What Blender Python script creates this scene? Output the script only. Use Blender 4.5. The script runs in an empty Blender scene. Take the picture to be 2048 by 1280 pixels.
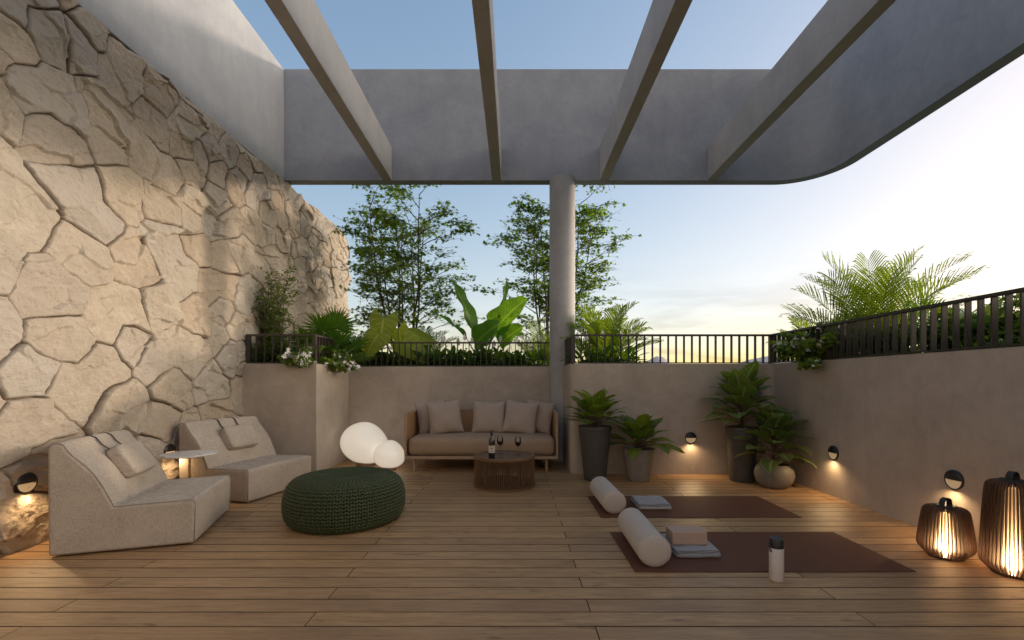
# terrace at dusk: light settings
SUN_AZ, SUN_EL, SUN_S = 69, 8.8, 1.35
SKY_S, SKY_AIR, SKY_DUST, SKY_OZ, SKY_SAT, SKY_G, SKY_K = .15, 1.0, 1.0, 1.8, 1.28, .95, (2.57, 2.09, 1.94)
SKY_B, CLOUD_FILL, GLOW_FILL = .95, 3.0, 40.
EXPO = .84
EGG_E, WL_E, WL_W, WL_T, LAN_W = .30, .10, 4.5, 26., 5.2
import bpy, bmesh, math, random
import numpy as np
from mathutils import Vector, Matrix
R = math.radians
PI = math.pi
scene = bpy.context.scene
COL = scene.collection
rng = np.random.default_rng(7)
random.seed(7)

# ------------------------------------------------------------------ helpers
class MB:
    """collects shapes and builds them as ONE mesh object"""
    def __init__(s):
        s.v = []; s.f = []; s.a = []
        s.n = 0
    def add(s, vs, fs, at=None):
        b = s.n
        k = len(vs)
        s.v.append(np.asarray(vs, float).reshape(-1, 3))
        s.f.extend([tuple(i + b for i in f) for f in fs])
        s.a.append(np.zeros((k, 3)) if at is None else np.asarray(at, float).reshape(-1, 3))
        s.n += k
    def addn(s, V, F, A=None):
        """V (n,k,3) copies of a template with faces F"""
        n, k, _ = V.shape
        b = s.n
        s.v.append(V.reshape(-1, 3))
        for i in range(n):
            o = b + i * k
            s.f.extend([tuple(o + j for j in f) for f in F])
        s.a.append(np.zeros((n * k, 3)) if A is None else A.reshape(-1, 3))
        s.n += n * k
    def box(s, x0, x1, y0, y1, z0, z1):
        vs = [(x0,y0,z0),(x1,y0,z0),(x1,y1,z0),(x0,y1,z0),(x0,y0,z1),(x1,y0,z1),(x1,y1,z1),(x0,y1,z1)]
        s.add(vs, [(0,3,2,1),(4,5,6,7),(0,1,5,4),(1,2,6,5),(2,3,7,6),(3,0,4,7)])
    def obox(s, c, ax, ay, az, hx, hy, hz):
        c = Vector(c); ax = Vector(ax)*hx; ay = Vector(ay)*hy; az = Vector(az)*hz
        vs = [c+ax*i+ay*j+az*k for k in (-1,1) for (i,j) in ((-1,-1),(1,-1),(1,1),(-1,1))]
        s.add([tuple(v) for v in vs], [(0,3,2,1),(4,5,6,7),(0,1,5,4),(1,2,6,5),(2,3,7,6),(3,0,4,7)])
    def tube(s, pts, rad, n=8, cap=True, at=None):
        pts = [Vector(p) for p in pts]
        m = len(pts)
        if not hasattr(rad, '__len__'): rad = [rad]*m
        t0 = (pts[1]-pts[0]).normalized()
        ref = Vector((0,0,1)) if abs(t0.z) < .9 else Vector((1,0,0))
        u = t0.cross(ref).normalized()
        vs = []
        for i, p in enumerate(pts):
            t = (pts[min(i+1,m-1)]-pts[max(i-1,0)])
            t = t.normalized() if t.length > 1e-9 else t0
            u = (u - t*u.dot(t))
            u = u.normalized() if u.length > 1e-6 else t.orthogonal().normalized()
            w = t.cross(u)
            for k in range(n):
                a = 2*PI*k/n
                vs.append(tuple(p + (u*math.cos(a)+w*math.sin(a))*rad[i]))
        fs = []
        for i in range(m-1):
            for k in range(n):
                k2 = (k+1) % n
                fs.append((i*n+k, i*n+k2, (i+1)*n+k2, (i+1)*n+k))
        if cap:
            fs.append(tuple(range(n))[::-1]); fs.append(tuple((m-1)*n+k for k in range(n)))
        s.add(vs, fs, at)
    def lathe(s, prof, n=48, c=(0,0,0), sx=1, sy=1):
        """prof: list of (r, z); r==0 ends are closed"""
        c = Vector(c); vs = []; fs = []; rings = []
        for r, z in prof:
            if r < 1e-6:
                rings.append([len(vs)]); vs.append((c.x, c.y, c.z+z))
            else:
                b = len(vs); rings.append(list(range(b, b+n)))
                for k in range(n):
                    a = 2*PI*k/n
                    vs.append((c.x+r*math.cos(a)*sx, c.y+r*math.sin(a)*sy, c.z+z))
        for A, B in zip(rings[:-1], rings[1:]):
            if len(A) == 1 and len(B) == 1: continue
            for k in range(n):
                k2 = (k+1) % n
                if len(A) == 1: fs.append((A[0], B[k2], B[k]))
                elif len(B) == 1: fs.append((A[k], A[k2], B[0]))
                else: fs.append((A[k], A[k2], B[k2], B[k]))
        s.add(vs, fs)
    def build(s, name, mat, parent=None, smooth=False, bevel=0, seg=2, ang=35, autos=None):
        me = bpy.data.meshes.new(name)
        V = np.concatenate(s.v)
        me.from_pydata(V.tolist(), [], s.f)
        A = np.concatenate(s.a)
        if np.any(A):
            at = me.attributes.new('luv', 'FLOAT_VECTOR', 'POINT')
            at.data.foreach_set('vector', A.astype(np.float32).ravel())
        if smooth or bevel:
            me.polygons.foreach_set('use_smooth', np.ones(len(me.polygons), bool))
        me.materials.append(mat)
        me.update()
        o = bpy.data.objects.new(name, me); COL.objects.link(o)
        if parent: o.parent = parent
        if bevel:
            b = o.modifiers.new('bevel', 'BEVEL'); b.width = bevel; b.segments = seg
            b.limit_method = 'ANGLE'; b.angle_limit = R(ang); b.harden_normals = False
            w = o.modifiers.new('wn', 'WEIGHTED_NORMAL'); w.keep_sharp = True
        elif autos:
            me.set_sharp_from_angle(angle=R(autos))
        return o

def recalc(o):
    bm = bmesh.new(); bm.from_mesh(o.data)
    bmesh.ops.recalc_face_normals(bm, faces=bm.faces); bm.to_mesh(o.data); bm.free()
    return o

def tag(o, label=None, cat=None, group=None, kind=None):
    if label: o['label'] = label
    if cat: o['category'] = cat
    if group: o['group'] = group
    if kind: o['kind'] = kind
    return o
def empty(name, loc, rz=0, label=None, cat=None, group=None):
    o = bpy.data.objects.new(name, None); COL.objects.link(o)
    o.empty_display_size = .1
    o.location = loc; o.rotation_euler = (0, 0, rz)
    return tag(o, label, cat, group)
def copy_tree(o, parent=None):
    c = o.copy(); COL.objects.link(c)
    if parent: c.parent = parent
    for ch in list(o.children): copy_tree(ch, c)
    return c
def W(px, py, Y):
    """design aid: real position of something seen at (px, py) of the photo, Y metres away"""
    return Vector(((px-1030)/910*Y, Y, 1.22-(py-763)/910*Y))

# ------------------------------------------------------------------ materials
class NT:
    def __init__(s, name):
        s.m = bpy.data.materials.new(name); s.m.use_nodes = True
        s.t = s.m.node_tree; s.t.nodes.clear()
        s.out = s.n('ShaderNodeOutputMaterial')
    def n(s, ty, **kw):
        nd = s.t.nodes.new(ty)
        for k, v in kw.items(): setattr(nd, k, v)
        return nd
    def l(s, a, b): s.t.links.new(a, b)
    def val(s, sock, v):
        if hasattr(v, 'is_output') or isinstance(v, bpy.types.NodeSocket): s.l(v, sock)
        else: sock.default_value = v
    def coord(s, scale=(1,1,1), which='Object', rot=(0,0,0), off=None):
        tc = s.n('ShaderNodeTexCoord'); mp = s.n('ShaderNodeMapping')
        s.l(tc.outputs[which], mp.inputs[0]); mp.inputs['Scale'].default_value = scale
        mp.inputs['Rotation'].default_value = rot
        if off is not None: s.l(off, mp.inputs['Location'])
        return mp.outputs[0]
    def noise(s, vec, scale, detail=4, rough=.55, dist=0):
        nd = s.n('ShaderNodeTexNoise'); s.l(vec, nd.inputs['Vector'])
        nd.inputs['Scale'].default_value = scale; nd.inputs['Detail'].default_value = detail
        nd.inputs['Roughness'].default_value = rough; nd.inputs['Distortion'].default_value = dist
        return nd.outputs['Fac']
    def ramp(s, fac, stops, interp='LINEAR'):
        nd = s.n('ShaderNodeValToRGB'); nd.color_ramp.interpolation = interp
        cr = nd.color_ramp
        while len(cr.elements) < len(stops): cr.elements.new(.5)
        for e, (p, c) in zip(cr.elements, stops):
            e.position = p; e.color = (c, c, c, 1) if not hasattr(c, '__len__') else (*c, 1)
        s.l(fac, nd.inputs[0]); return nd.outputs[0]
    def math(s, op, a, b=None, c=None, clamp=False):
        nd = s.n('ShaderNodeMath', operation=op); nd.use_clamp = clamp
        s.val(nd.inputs[0], a)
        if b is not None: s.val(nd.inputs[1], b)
        if c is not None: s.val(nd.inputs[2], c)
        return nd.outputs[0]
    def mix(s, f, a, b, blend='MIX'):
        nd = s.n('ShaderNodeMix', data_type='RGBA', blend_type=blend)
        s.val(nd.inputs[0], f)
        for sk, v in ((nd.inputs[6], a), (nd.inputs[7], b)):
            if isinstance(v, bpy.types.NodeSocket): s.l(v, sk)
            else: sk.default_value = (*v, 1) if len(v) == 3 else v
        return nd.outputs[2]
    def bump(s, h, strength=.3, dist=.01, normal=None):
        nd = s.n('ShaderNodeBump'); nd.inputs['Strength'].default_value = strength
        nd.inputs['Distance'].default_value = dist; s.l(h, nd.inputs['Height'])
        if normal is not None: s.l(normal, nd.inputs['Normal'])
        return nd.outputs[0]
    def attr(s, name='luv'):
        nd = s.n('ShaderNodeAttribute', attribute_name=name); return nd
    def pbr(s, color=None, rough=.5, metal=0, normal=None, spec=.5, coat=0, **kw):
        p = s.n('ShaderNodeBsdfPrincipled')
        if color is not None:
            if isinstance(color, bpy.types.NodeSocket): s.l(color, p.inputs['Base Color'])
            else: p.inputs['Base Color'].default_value = (*color, 1)
        s.val(p.inputs['Roughness'], rough); p.inputs['Metallic'].default_value = metal
        p.inputs['Specular IOR Level'].default_value = spec
        p.inputs['Coat Weight'].default_value = coat
        if normal is not None: s.l(normal, p.inputs['Normal'])
        for k, v in kw.items():
            s.val(p.inputs[k.replace('_', ' ')], v)
        s.l(p.outputs[0], s.out.inputs[0])
        return p

def mat_concrete(name, c0, c1, c2, bump=.25):
    t = NT(name); v = t.coord()
    a = t.noise(v, 1.1, 5, .6, .6); b = t.noise(v, 5.5, 6, .65, 1.0); g = t.noise(v, 70, 3, .6)
    f = t.math('ADD', t.math('MULTIPLY', a, .55), t.math('MULTIPLY', b, .45))
    col = t.ramp(f, [(.36, c0), (.5, c1), (.64, c2)])
    st = t.noise(t.coord((3.5, 3.5, .6)), 1.6, 5, .6, .3)
    col = t.mix(t.ramp(st, [(.5, 0.), (.75, .22)]), col, tuple(x*.72 for x in c0))
    h = t.math('ADD', t.math('MULTIPLY', b, 1.), t.math('MULTIPLY', g, .25))
    t.pbr(col, t.ramp(b, [(.3, .62), (.7, .8)]), normal=t.bump(h, bump, .012), spec=.35)
    return t.m
def mat_plain(name, c, rough=.5, metal=0, spec=.5, var=.12, scale=25, bump=0, coat=0):
    t = NT(name); v = t.coord(); a = t.noise(v, scale, 4, .6)
    k0 = tuple(x*(1-var) for x in c); k1 = tuple(min(1, x*(1+var)) for x in c)
    col = t.ramp(a, [(.3, k0), (.7, k1)])
    t.pbr(col, t.ramp(a, [(.3, max(.02, rough-.06)), (.7, min(1, rough+.06))]), metal,
          normal=t.bump(a, bump, .005) if bump else None, spec=spec, coat=coat)
    return t.m
def mat_fabric(name, c, scale=260, var=.22, bump=.5, sheen=.25):
    t = NT(name); tc = t.n('ShaderNodeTexCoord').outputs['Object']
    def strands(sc):
        mp = t.n('ShaderNodeMapping'); t.l(tc, mp.inputs[0]); mp.inputs['Scale'].default_value = sc
        return t.noise(mp.outputs[0], scale, 2, .7)
    h = t.math('ADD', t.math('MULTIPLY', strands((1, 1, .07)), .5), t.math('MULTIPLY', strands((.07, .12, 1)), .5))
    big = t.noise(tc, 3.2, 4, .6)
    f = t.math('ADD', t.math('MULTIPLY', h, .8), t.math('MULTIPLY', big, .2))
    col = t.ramp(f, [(.34, tuple(x*(1-var) for x in c)), (.5, c), (.68, tuple(min(1, x*(1+var*.8)) for x in c))])
    t.pbr(col, .9, normal=t.bump(h, bump, .003), spec=.2, Sheen_Weight=sheen)
    return t.m
def mat_wood(name, c0, c1, rough=.45, axis=(1, 9, 9), scale=6, bump=.15, spec=.4):
    t = NT(name); v = t.coord(axis)
    g = t.noise(v, scale, 6, .65, .4); f = t.noise(v, scale*6, 3, .6)
    k = t.math('ADD', t.math('MULTIPLY', g, .7), t.math('MULTIPLY', f, .3))
    t.pbr(t.ramp(k, [(.32, c0), (.66, c1)]), t.ramp(k, [(.3, rough+.08), (.7, rough-.05)]), normal=t.bump(k, bump, .004), spec=spec)
    return t.m
def mat_leaf(name, dark, light, vein=None, nv=9, vs=.6, trans=.35, rough=.4, edge=None, spec=.4):
    """luv.x = across (-1..1), luv.y = along (0..1), luv.z = random per leaf"""
    t = NT(name); a = t.attr(); sp = t.n('ShaderNodeSeparateXYZ'); t.l(a.outputs['Vector'], sp.inputs[0])
    u, v, r = sp.outputs
    col = t.mix(r, dark, light)
    nz = t.noise(t.coord(), 9, 3, .6)
    col = t.mix(t.ramp(nz, [(.35, 0.), (.7, .35)]), col, tuple(x*.6 for x in dark))
    au = t.math('ABSOLUTE', u)
    nrm = None
    if vein:
        w = t.math('SINE', t.math('MULTIPLY', t.math('SUBTRACT', v, t.math('MULTIPLY', au, .22)), nv*2*PI))
        side = t.ramp(w, [(.72, 0.), (.97, vs)])
        mid = t.ramp(au, [(.03, 1.), (.10, 0.)])
        k = t.math('MAXIMUM', side, mid)
        if edge: k = t.math('MAXIMUM', k, t.ramp(au, [(.82, 0.), (.97, edge)]))
        col = t.mix(k, col, vein)
        nrm = t.bump(w, .25, .004)
    p = t.pbr(col, rough, normal=nrm, spec=spec)
    if trans:
        tr = t.n('ShaderNodeBsdfTranslucent')
        hs = t.n('ShaderNodeMix', data_type='RGBA', blend_type='MULTIPLY'); hs.inputs[0].default_value = 1
        t.l(col, hs.inputs[6]); hs.inputs[7].default_value = (2.3, 2.15, .6, 1)
        t.l(hs.outputs[2], tr.inputs[0])
        mx = t.n('ShaderNodeMixShader'); mx.inputs[0].default_value = trans
        t.l(p.outputs[0], mx.inputs[1]); t.l(tr.outputs[0], mx.inputs[2]); t.l(mx.outputs[0], t.out.inputs[0])
    return t.m
def mat_emit(name, c, strength, base=(.8, .78, .72), rough=.3, coat=0):
    t = NT(name); p = t.pbr(base, rough, coat=coat)
    p.inputs['Emission Color'].default_value = (*c, 1); p.inputs['Emission Strength'].default_value = strength
    return t.m

M = {}
M['concrete'] = mat_concrete('cool_lit_render', (.265, .29, .345), (.31, .335, .39), (.355, .38, .435))  # same render as the planter walls; cool skylight put into its colour
M['render_mid'] = mat_concrete('mid_grey_render', (.34, .34, .35), (.395, .395, .405), (.45, .45, .46))
M['render_cool'] = mat_concrete('cool_lit_upper_render', (.25, .268, .298), (.285, .303, .335), (.325, .343, .375))  # upper wall copy of that render; blue skylight put into the colour
M['taupe'] = mat_concrete('warm_lit_render', (.385, .325, .272), (.45, .385, .325), (.515, .445, .38))  # same render as the pergola; warm light put into its colour
M['metal_dark'] = mat_plain('dark_bronze_metal', (.055, .047, .040), .45, .3, var=.15, scale=60)
M['soil'] = mat_plain('soil', (.05, .035, .025), .95, var=.4, scale=30, bump=.6)
M['chair_fabric'] = mat_fabric('chair_linen', (.43, .37, .31), 330, var=.48, bump=.8, sheen=.06)
M['piping'] = mat_plain('piping_cord', (.30, .265, .23), .85)
M['seam'] = mat_plain('dark_seam', (.16, .14, .12), .85)
M['strap'] = mat_plain('black_strap', (.025, .023, .022), .7)
M['sofa_fabric'] = mat_fabric('sofa_fabric', (.36, .26, .175), 320, .16, .35, .08)
M['cushion_fabric'] = mat_fabric('cushion_fabric', (.42, .34, .285), 340, .14, .3, .08)
M['bolster_fabric'] = mat_fabric('bolster_fabric', (.50, .435, .375), 380, .10, .25, .1)
M['grey_textile'] = mat_fabric('grey_textile', (.30, .30, .31), 330, .12, .3)
M['white_textile'] = mat_fabric('white_textile', (.42, .39, .35), 330, .12, .3)
M['sofa_wood'] = mat_wood('pale_oak', (.33, .22, .14), (.47, .33, .22), .45, (1, 8, 8))
M['cane'] = mat_wood('woven_cane', (.36, .20, .095), (.50, .29, .15), .5, (8, 8, 1), 9)
M['table_wood'] = mat_wood('brown_oak', (.115, .062, .030), (.20, .112, .056), .4, (8, 8, 1.5))
M['table_glass'] = mat_plain('dark_bronze_top', (.045, .03, .025), .12, spec=.6, var=.05)
M['pouf'] = mat_plain('green_yarn', (.036, .050, .016), .55, var=.25, scale=60, bump=.3, spec=.45)
M['mat'] = mat_plain('brown_rubber_mat', (.130, .052, .030), .68, var=.08, scale=180, bump=.15, spec=.25)
M['cork'] = mat_plain('pinkish_cork', (.48, .33, .25), .8, var=.10, scale=150, bump=.15)
M['pot_dark'] = mat_plain('charcoal_pot', (.075, .072, .070), .55, var=.14, scale=12, bump=.12)
M['pot_grey'] = mat_plain('taupe_pot', (.235, .215, .195), .6, var=.12, scale=14, bump=.12)
M['pot_bowl'] = mat_plain('grey_bowl_pot', (.165, .152, .14), .6, var=.14, scale=14, bump=.12)
M['lantern_wood'] = mat_wood('dark_slat_wood', (.07, .034, .02), (.145, .072, .042), .45, (9, 9, 1), 8)
M['black_leather'] = mat_plain('black_leather', (.018, .016, .015), .5, var=.2, scale=80, bump=.1)
M['brass'] = mat_plain('brass', (.75, .48, .2), .28, 1, var=.05)
M['marble'] = mat_plain('white_table_stone', (.72, .69, .66), .3, var=.06, scale=7)
M['black_plastic'] = mat_plain('black_plastic', (.02, .02, .021), .4)
M['petal'] = mat_plain('white_petal', (.80, .78, .78), .6, var=.05)
M['bark'] = mat_plain('bark', (.085, .068, .052), .85, var=.3, scale=40, bump=.5)
M['stem'] = mat_plain('brown_stem', (.095, .060, .042), .6, var=.25)
M['green_stem'] = mat_plain('green_stem', (.09, .15, .04), .5, var=.2)
# ------------------------------------------------------------------ deck
XL, XR, YB, YA, HW = -3.6, 3.38, 6.0, 7.17, 1.457   # left wall, right wall, back wall, alcove wall, wall height
def mat_deck():
    t = NT('deck_boards'); a = t.attr()
    vs = t.n('ShaderNodeVectorMath', operation='ADD')
    tc = t.n('ShaderNodeTexCoord').outputs['Object']
    sc = t.n('ShaderNodeVectorMath', operation='MULTIPLY'); t.l(a.outputs['Vector'], sc.inputs[0]); sc.inputs[1].default_value = (37, 53, 71)
    t.l(tc, vs.inputs[0]); t.l(sc.outputs[0], vs.inputs[1])
    def mapped(s):
        mp = t.n('ShaderNodeMapping'); t.l(vs.outputs[0], mp.inputs[0]); mp.inputs['Scale'].default_value = s; return mp.outputs[0]
    grain = t.noise(mapped((1.1, 16, 8)), 3.2, 7, .68, .7)
    fine = t.noise(mapped((2.2, 60, 8)), 6, 4, .6)
    blot = t.noise(mapped((1.0, 3.0, 1)), 1.5, 4, .6, .5)
    knot = t.noise(mapped((2.2, 7.0, 1)), 1.9, 2, .5, .3)
    k = t.math('ADD', t.math('MULTIPLY', grain, .62), t.math('MULTIPLY', fine, .38))
    col = t.ramp(k, [(.30, (.17, .085, .036)), (.44, (.42, .245, .108)), (.54, (.59, .36, .168)), (.70, (.74, .49, .255))])
    sp = t.n('ShaderNodeSeparateXYZ'); t.l(a.outputs['Vector'], sp.inputs[0])
    col = t.mix(t.math('MULTIPLY', sp.outputs[0], .50), col, (.26, .145, .078))
    col = t.mix(t.math('MULTIPLY', sp.outputs[1], .25), col, (.42, .30, .20))
    col = t.mix(t.ramp(blot, [(.42, 0.), (.75, .5)]), col, (.20, .115, .062))
    col = t.mix(t.ramp(knot, [(.66, 0.), (.76, .7)]), col, (.12, .062, .032))
    rough = t.ramp(k, [(.3, .44), (.7, .28)])
    h = t.math('ADD', k, t.math('MULTIPLY', fine, .5))
    t.pbr(col, rough, normal=t.bump(h, .5, .005), spec=.5)
    return t.m
M['deck'] = mat_deck()
d = MB()
P_, L_ = .1425, 2.85
# board fronts meet the photo's plank lines: one joint at Y = 1110/(1224-763)
y0 = 2.408 - 40*P_
i = 0
EB = .0030
while y0 + i*P_ < 7.3:
    ya, yb = y0+i*P_+.0022, y0+(i+1)*P_-.0022
    i += 1
    if yb < -2.5: continue
    off = .40 if i % 2 else -1.05
    x = off - 3*L_
    while x < XR+.2:
        xa, xb = max(x+.0015, XL-.06), min(x+L_-.0015, XR+.1)
        x += L_
        if xb <= xa+.01: continue
        if ya > YB and xb > .9: xb = .8
        if xb <= xa: continue
        rnd = rng.random(3)
        h = rng.uniform(-.0008, .0008)
        # a board with eased edges: 4 corners at top inset, 4 at the rim
        vs = [(xa, ya, -.02), (xb, ya, -.02), (xb, yb, -.02), (xa, yb, -.02),
              (xa, ya, h-.004), (xb, ya, h-.004), (xb, yb, h-.004), (xa, yb, h-.004),
              (xa+.0015, ya+EB, h), (xb-.0015, ya+EB, h), (xb-.0015, yb-EB, h), (xa+.0015, yb-EB, h)]
        d.add(vs, [(0,1,5,4),(1,2,6,5),(2,3,7,6),(3,0,4,7),(4,5,9,8),(5,6,10,9),(6,7,11,10),(7,4,8,11),(8,9,10,11)], [rnd]*12)
deck = d.build('deck', M['deck'])
deck.data.materials.append(mat_plain('dark_board_edge', (.11, .062, .033), .8, spec=.2))     # darker colour on the sides and bevels of the boards
deck.data.polygons.foreach_set('material_index', np.tile([1, 1, 1, 1, 1, 1, 1, 1, 0], len(deck.data.polygons)//9).astype(np.int32)); deck.data.update(); tag(deck, 'brown timber deck of long staggered boards running across the terrace', 'deck', kind='structure')
s = MB(); s.box(XL-.35, XR+.19, -2.6, YA+.2, -.28, -.021)
tag(s.build('terrace_slab', mat_plain('sub_deck', (.008, .006, .005), 1., spec=0)), 'dark slab under the deck boards', 'slab', kind='structure')  # near black: shade of the board gaps put into the slab colour

# ------------------------------------------------------------------ stone wall (relief grid of irregular stones)
def vnoise(y, z, seed, freq):
    r = np.random.default_rng(seed); T = r.random((64, 64))
    yy, zz = y*freq+7.3, z*freq+3.1
    yi, zi = np.floor(yy).astype(int), np.floor(zz).astype(int)
    fy, fz = yy-yi, zz-zi
    fy = fy*fy*(3-2*fy); fz = fz*fz*(3-2*fz)
    g = lambda a, b: T[a % 64, b % 64]
    return (g(yi,zi)*(1-fy)*(1-fz)+g(yi+1,zi)*fy*(1-fz)+g(yi,zi+1)*(1-fy)*fz+g(yi+1,zi+1)*fy*fz)*2-1
def fbm(y, z, seed, f, octv=4, gain=.5):
    o = 0; a = 1
    for k in range(octv):
        o = o + a*vnoise(y, z, seed+k, f*(2.03**k)); a *= gain
    return o
def stone_wall():
    r = np.random.default_rng(21)
    y_a, y_b, z_b = -1.2, 9.84, 4.33
    # seeds with uneven spacing, so that big and small stones mix
    S = []
    tries = 0
    while len(S) < 400 and tries < 60000:
        tries += 1
        p = (r.uniform(y_a-.4, y_b+.4), r.uniform(-.4, z_b+.3)); dm = r.choice([.19, .32, .46, .62], p=[.28, .32, .28, .12])
        if all(((p[0]-q[0])/1.12)**2+(p[1]-q[1])**2 > ((dm+q[2])*.5)**2 for q in S): S.append((*p, dm))
    S = np.array(S)[:, :2]; n = len(S)
    ys = np.concatenate([np.arange(y_a, 2.6, .028), np.arange(2.6, 5., .0078), np.arange(5., y_b, .0115), [y_b]]); zs = np.linspace(-.03, z_b, 510)
    ny, nz = len(ys), len(zs)
    Yg, Zg = np.meshgrid(ys, zs, indexing='ij')
    y, z = Yg.ravel(), Zg.ravel()
    yw = y+.045*fbm(y, z, 3, 1.7, 2)+.010*fbm(y, z, 9, 9, 2); zw = z+.045*fbm(y, z, 5, 1.7, 2)+.010*fbm(y, z, 11, 9, 2)
    sc = np.array([1/1.12, 1.0])
    Q = np.stack([yw, zw], 1)*sc; SS = S*sc
    near = np.empty((len(y), 5), int)
    for a in range(0, len(y), 20000):
        D = ((Q[a:a+20000, None, :]-SS[None])**2).sum(2)
        k = np.argpartition(D, 5, axis=1)[:, :5]
        o = np.take_along_axis(D, k, 1).argsort(1)
        near[a:a+20000] = np.take_along_axis(k, o, 1)
    # some neighbours grow together into long or bent stones
    grp = np.arange(n)
    for i in r.permutation(n)[:int(n*.30)]:
        dd = ((SS-SS[i])**2).sum(1); dd[i] = 9; j = dd.argmin()
        if grp[i] == i and grp[j] == j and not np.any(grp[np.arange(n) != i] == i) and not np.any(grp[np.arange(n) != j] == j): grp[i] = j
    A = SS[near[:, 0]]; dist = np.full(len(y), 9.)
    for k in range(1, 5):
        B = SS[near[:, k]]; ab = B-A; L = np.linalg.norm(ab, axis=1)+1e-9
        same = grp[near[:, 0]] == grp[near[:, k]]
        dist = np.minimum(dist, np.where(same, 9., (((A+B)/2-Q)*ab).sum(1)/L))
    jw = .0016+.0034*np.maximum(-.5, vnoise(y, z, 31, 2.3)+.5*vnoise(y, z, 33, 8))
    t = np.clip((dist-jw)/(.012+.007*vnoise(y, z, 35, 3)), 0, 1)
    prof = 1-(1-t)**1.8
    sid = grp[near[:, 0]]
    grad = r.normal(0, .040, (n, 2)); off = r.uniform(-.010, .018, n)
    tilt = ((np.stack([y, z], 1)-S[sid])*grad[sid]).sum(1)
    # chiselled facets
    F = np.stack([r.uniform(y_a, y_b, 700), r.uniform(0, z_b, 700)], 1); fg = r.normal(0, .15, (700, 2)); fo = r.normal(0, .004, 700)
    yf = y+.05*fbm(y, z, 41, 5, 3); zf = z+.05*fbm(y, z, 47, 5, 3)
    fac = np.empty(len(y))
    QF = np.stack([yf*.8+zf*.5, zf*1.3-yf*.4], 1)
    FF = np.stack([F[:, 0]*.8+F[:, 1]*.5, F[:, 1]*1.3-F[:, 0]*.4], 1)
    for a in range(0, len(y), 6000):
        q = QF[a:a+6000]
        D = ((q[:, None, :]-FF[None])**2).sum(2); k = D.argmin(1)
        fac[a:a+6000] = ((q-FF[k])*fg[k]).sum(1)+fo[k]
    rough = .0050*fbm(y, z, 51, 9, 5, .74)+.0065*(1-np.abs(fbm(y*1.0+z*.6, z*1.6-y*.3, 61, 6, 3)))
    hgt = -.030+prof*(.041+off[sid]+tilt+fac*.55+rough)+ (1-prof)*.006*fbm(y, z, 71, 14, 2)
    # rounded far top corner
    ztop = np.where(y > y_b-.45, z_b-.45+np.sqrt(np.maximum(0, .45**2-(y-(y_b-.45))**2)), z_b)
    z2 = np.minimum(z, ztop)
    V = np.stack([XL+hgt, y, z2], 1)
    idx = np.arange(ny*nz).reshape(ny, nz)
    q = np.stack([idx[:-1, :-1], idx[1:, :-1], idx[1:, 1:], idx[:-1, 1:]], -1).reshape(-1, 4)
    mb = MB()
    at = np.stack([(1-t)**1.5, r.random(n)[sid], r.random(n)[sid]], 1)
    mb.add(V, [], at); mb.f = q.tolist()
    # wall thickness behind the relief
    for line in (idx[:, -1], idx[-1, :]):
        b = mb.n; P = V[line].copy(); P2 = P.copy(); P2[:, 0] = XL-.4
        k = len(line)
        mb.add(np.concatenate([P, P2]), [(i, i+1, k+i+1, k+i) for i in range(k-1)], np.tile([0, .5, .5], (2*k, 1)))
    mb.box(XL-.41, XL-.4, y_a, y_b-.5, -.3, z_b)
    t_ = NT('pale_limestone'); at_ = t_.attr(); sp = t_.n('ShaderNodeSeparateXYZ'); t_.l(at_.outputs['Vector'], sp.inputs[0])
    v = t_.coord()
    a1 = t_.noise(v, 3.5, 6, .65, .8); a2 = t_.noise(v, 22, 6, .7, .4); a3 = t_.noise(t_.coord((1, 1.4, 2.4), rot=(.6, 0, 0)), 9, 6, .7, 1.2)
    col = t_.ramp(a1, [(.3, (.35, .30, .24)), (.5, (.43, .375, .305)), (.7, (.50, .445, .37))])
    col = t_.mix(t_.math('MULTIPLY', sp.outputs[1], .75), col, (.375, .305, .235))
    col = t_.mix(t_.ramp(sp.outputs[2], [(.35, 0.), (1., .75)]), col, (.39, .365, .335))
    col = t_.mix(t_.ramp(a3, [(.58, 0.), (.74, .35)]), col, (.23, .175, .125))
    col = t_.mix(t_.ramp(a2, [(.55, 0.), (.75, .35)]), col, (.52, .46, .38))
    col = t_.mix(t_.ramp(sp.outputs[0], [(.28, 0.), (.85, .92)]), col, (.10, .064, .038))
    h = t_.math('ADD', t_.math('MULTIPLY', a3, .9), t_.math('MULTIPLY', a2, .7))
    t_.pbr(col, .88, normal=t_.bump(h, .85, .022), spec=.25)
    o = mb.build('stone_wall', t_.m, smooth=True)
    return tag(o, 'wall of irregular pale beige stones with dark joints beside the lounge chairs', 'stone wall')
stone_wall()

def prism(mb, pts, z0, z1):
    n = len(pts)
    a = sum(pts[i][0]*pts[(i+1) % n][1]-pts[(i+1) % n][0]*pts[i][1] for i in range(n))
    if a < 0: pts = pts[::-1]
    mb.add([(x, y, z0) for x, y in pts]+[(x, y, z1) for x, y in pts],
           [tuple(range(n))[::-1], tuple(range(n, 2*n))]+[(i, (i+1) % n, n+(i+1) % n, n+i) for i in range(n)])

# upper smooth wall over the stone
b = MB(); b.box(XL-.38, XL+.004, -1.2, 7.24, 4.331, 6.08)
tag(b.build('upper_wall', M['render_cool'], bevel=.008), 'smooth grey rendered wall rising above the rough stone wall', 'wall')

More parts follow.
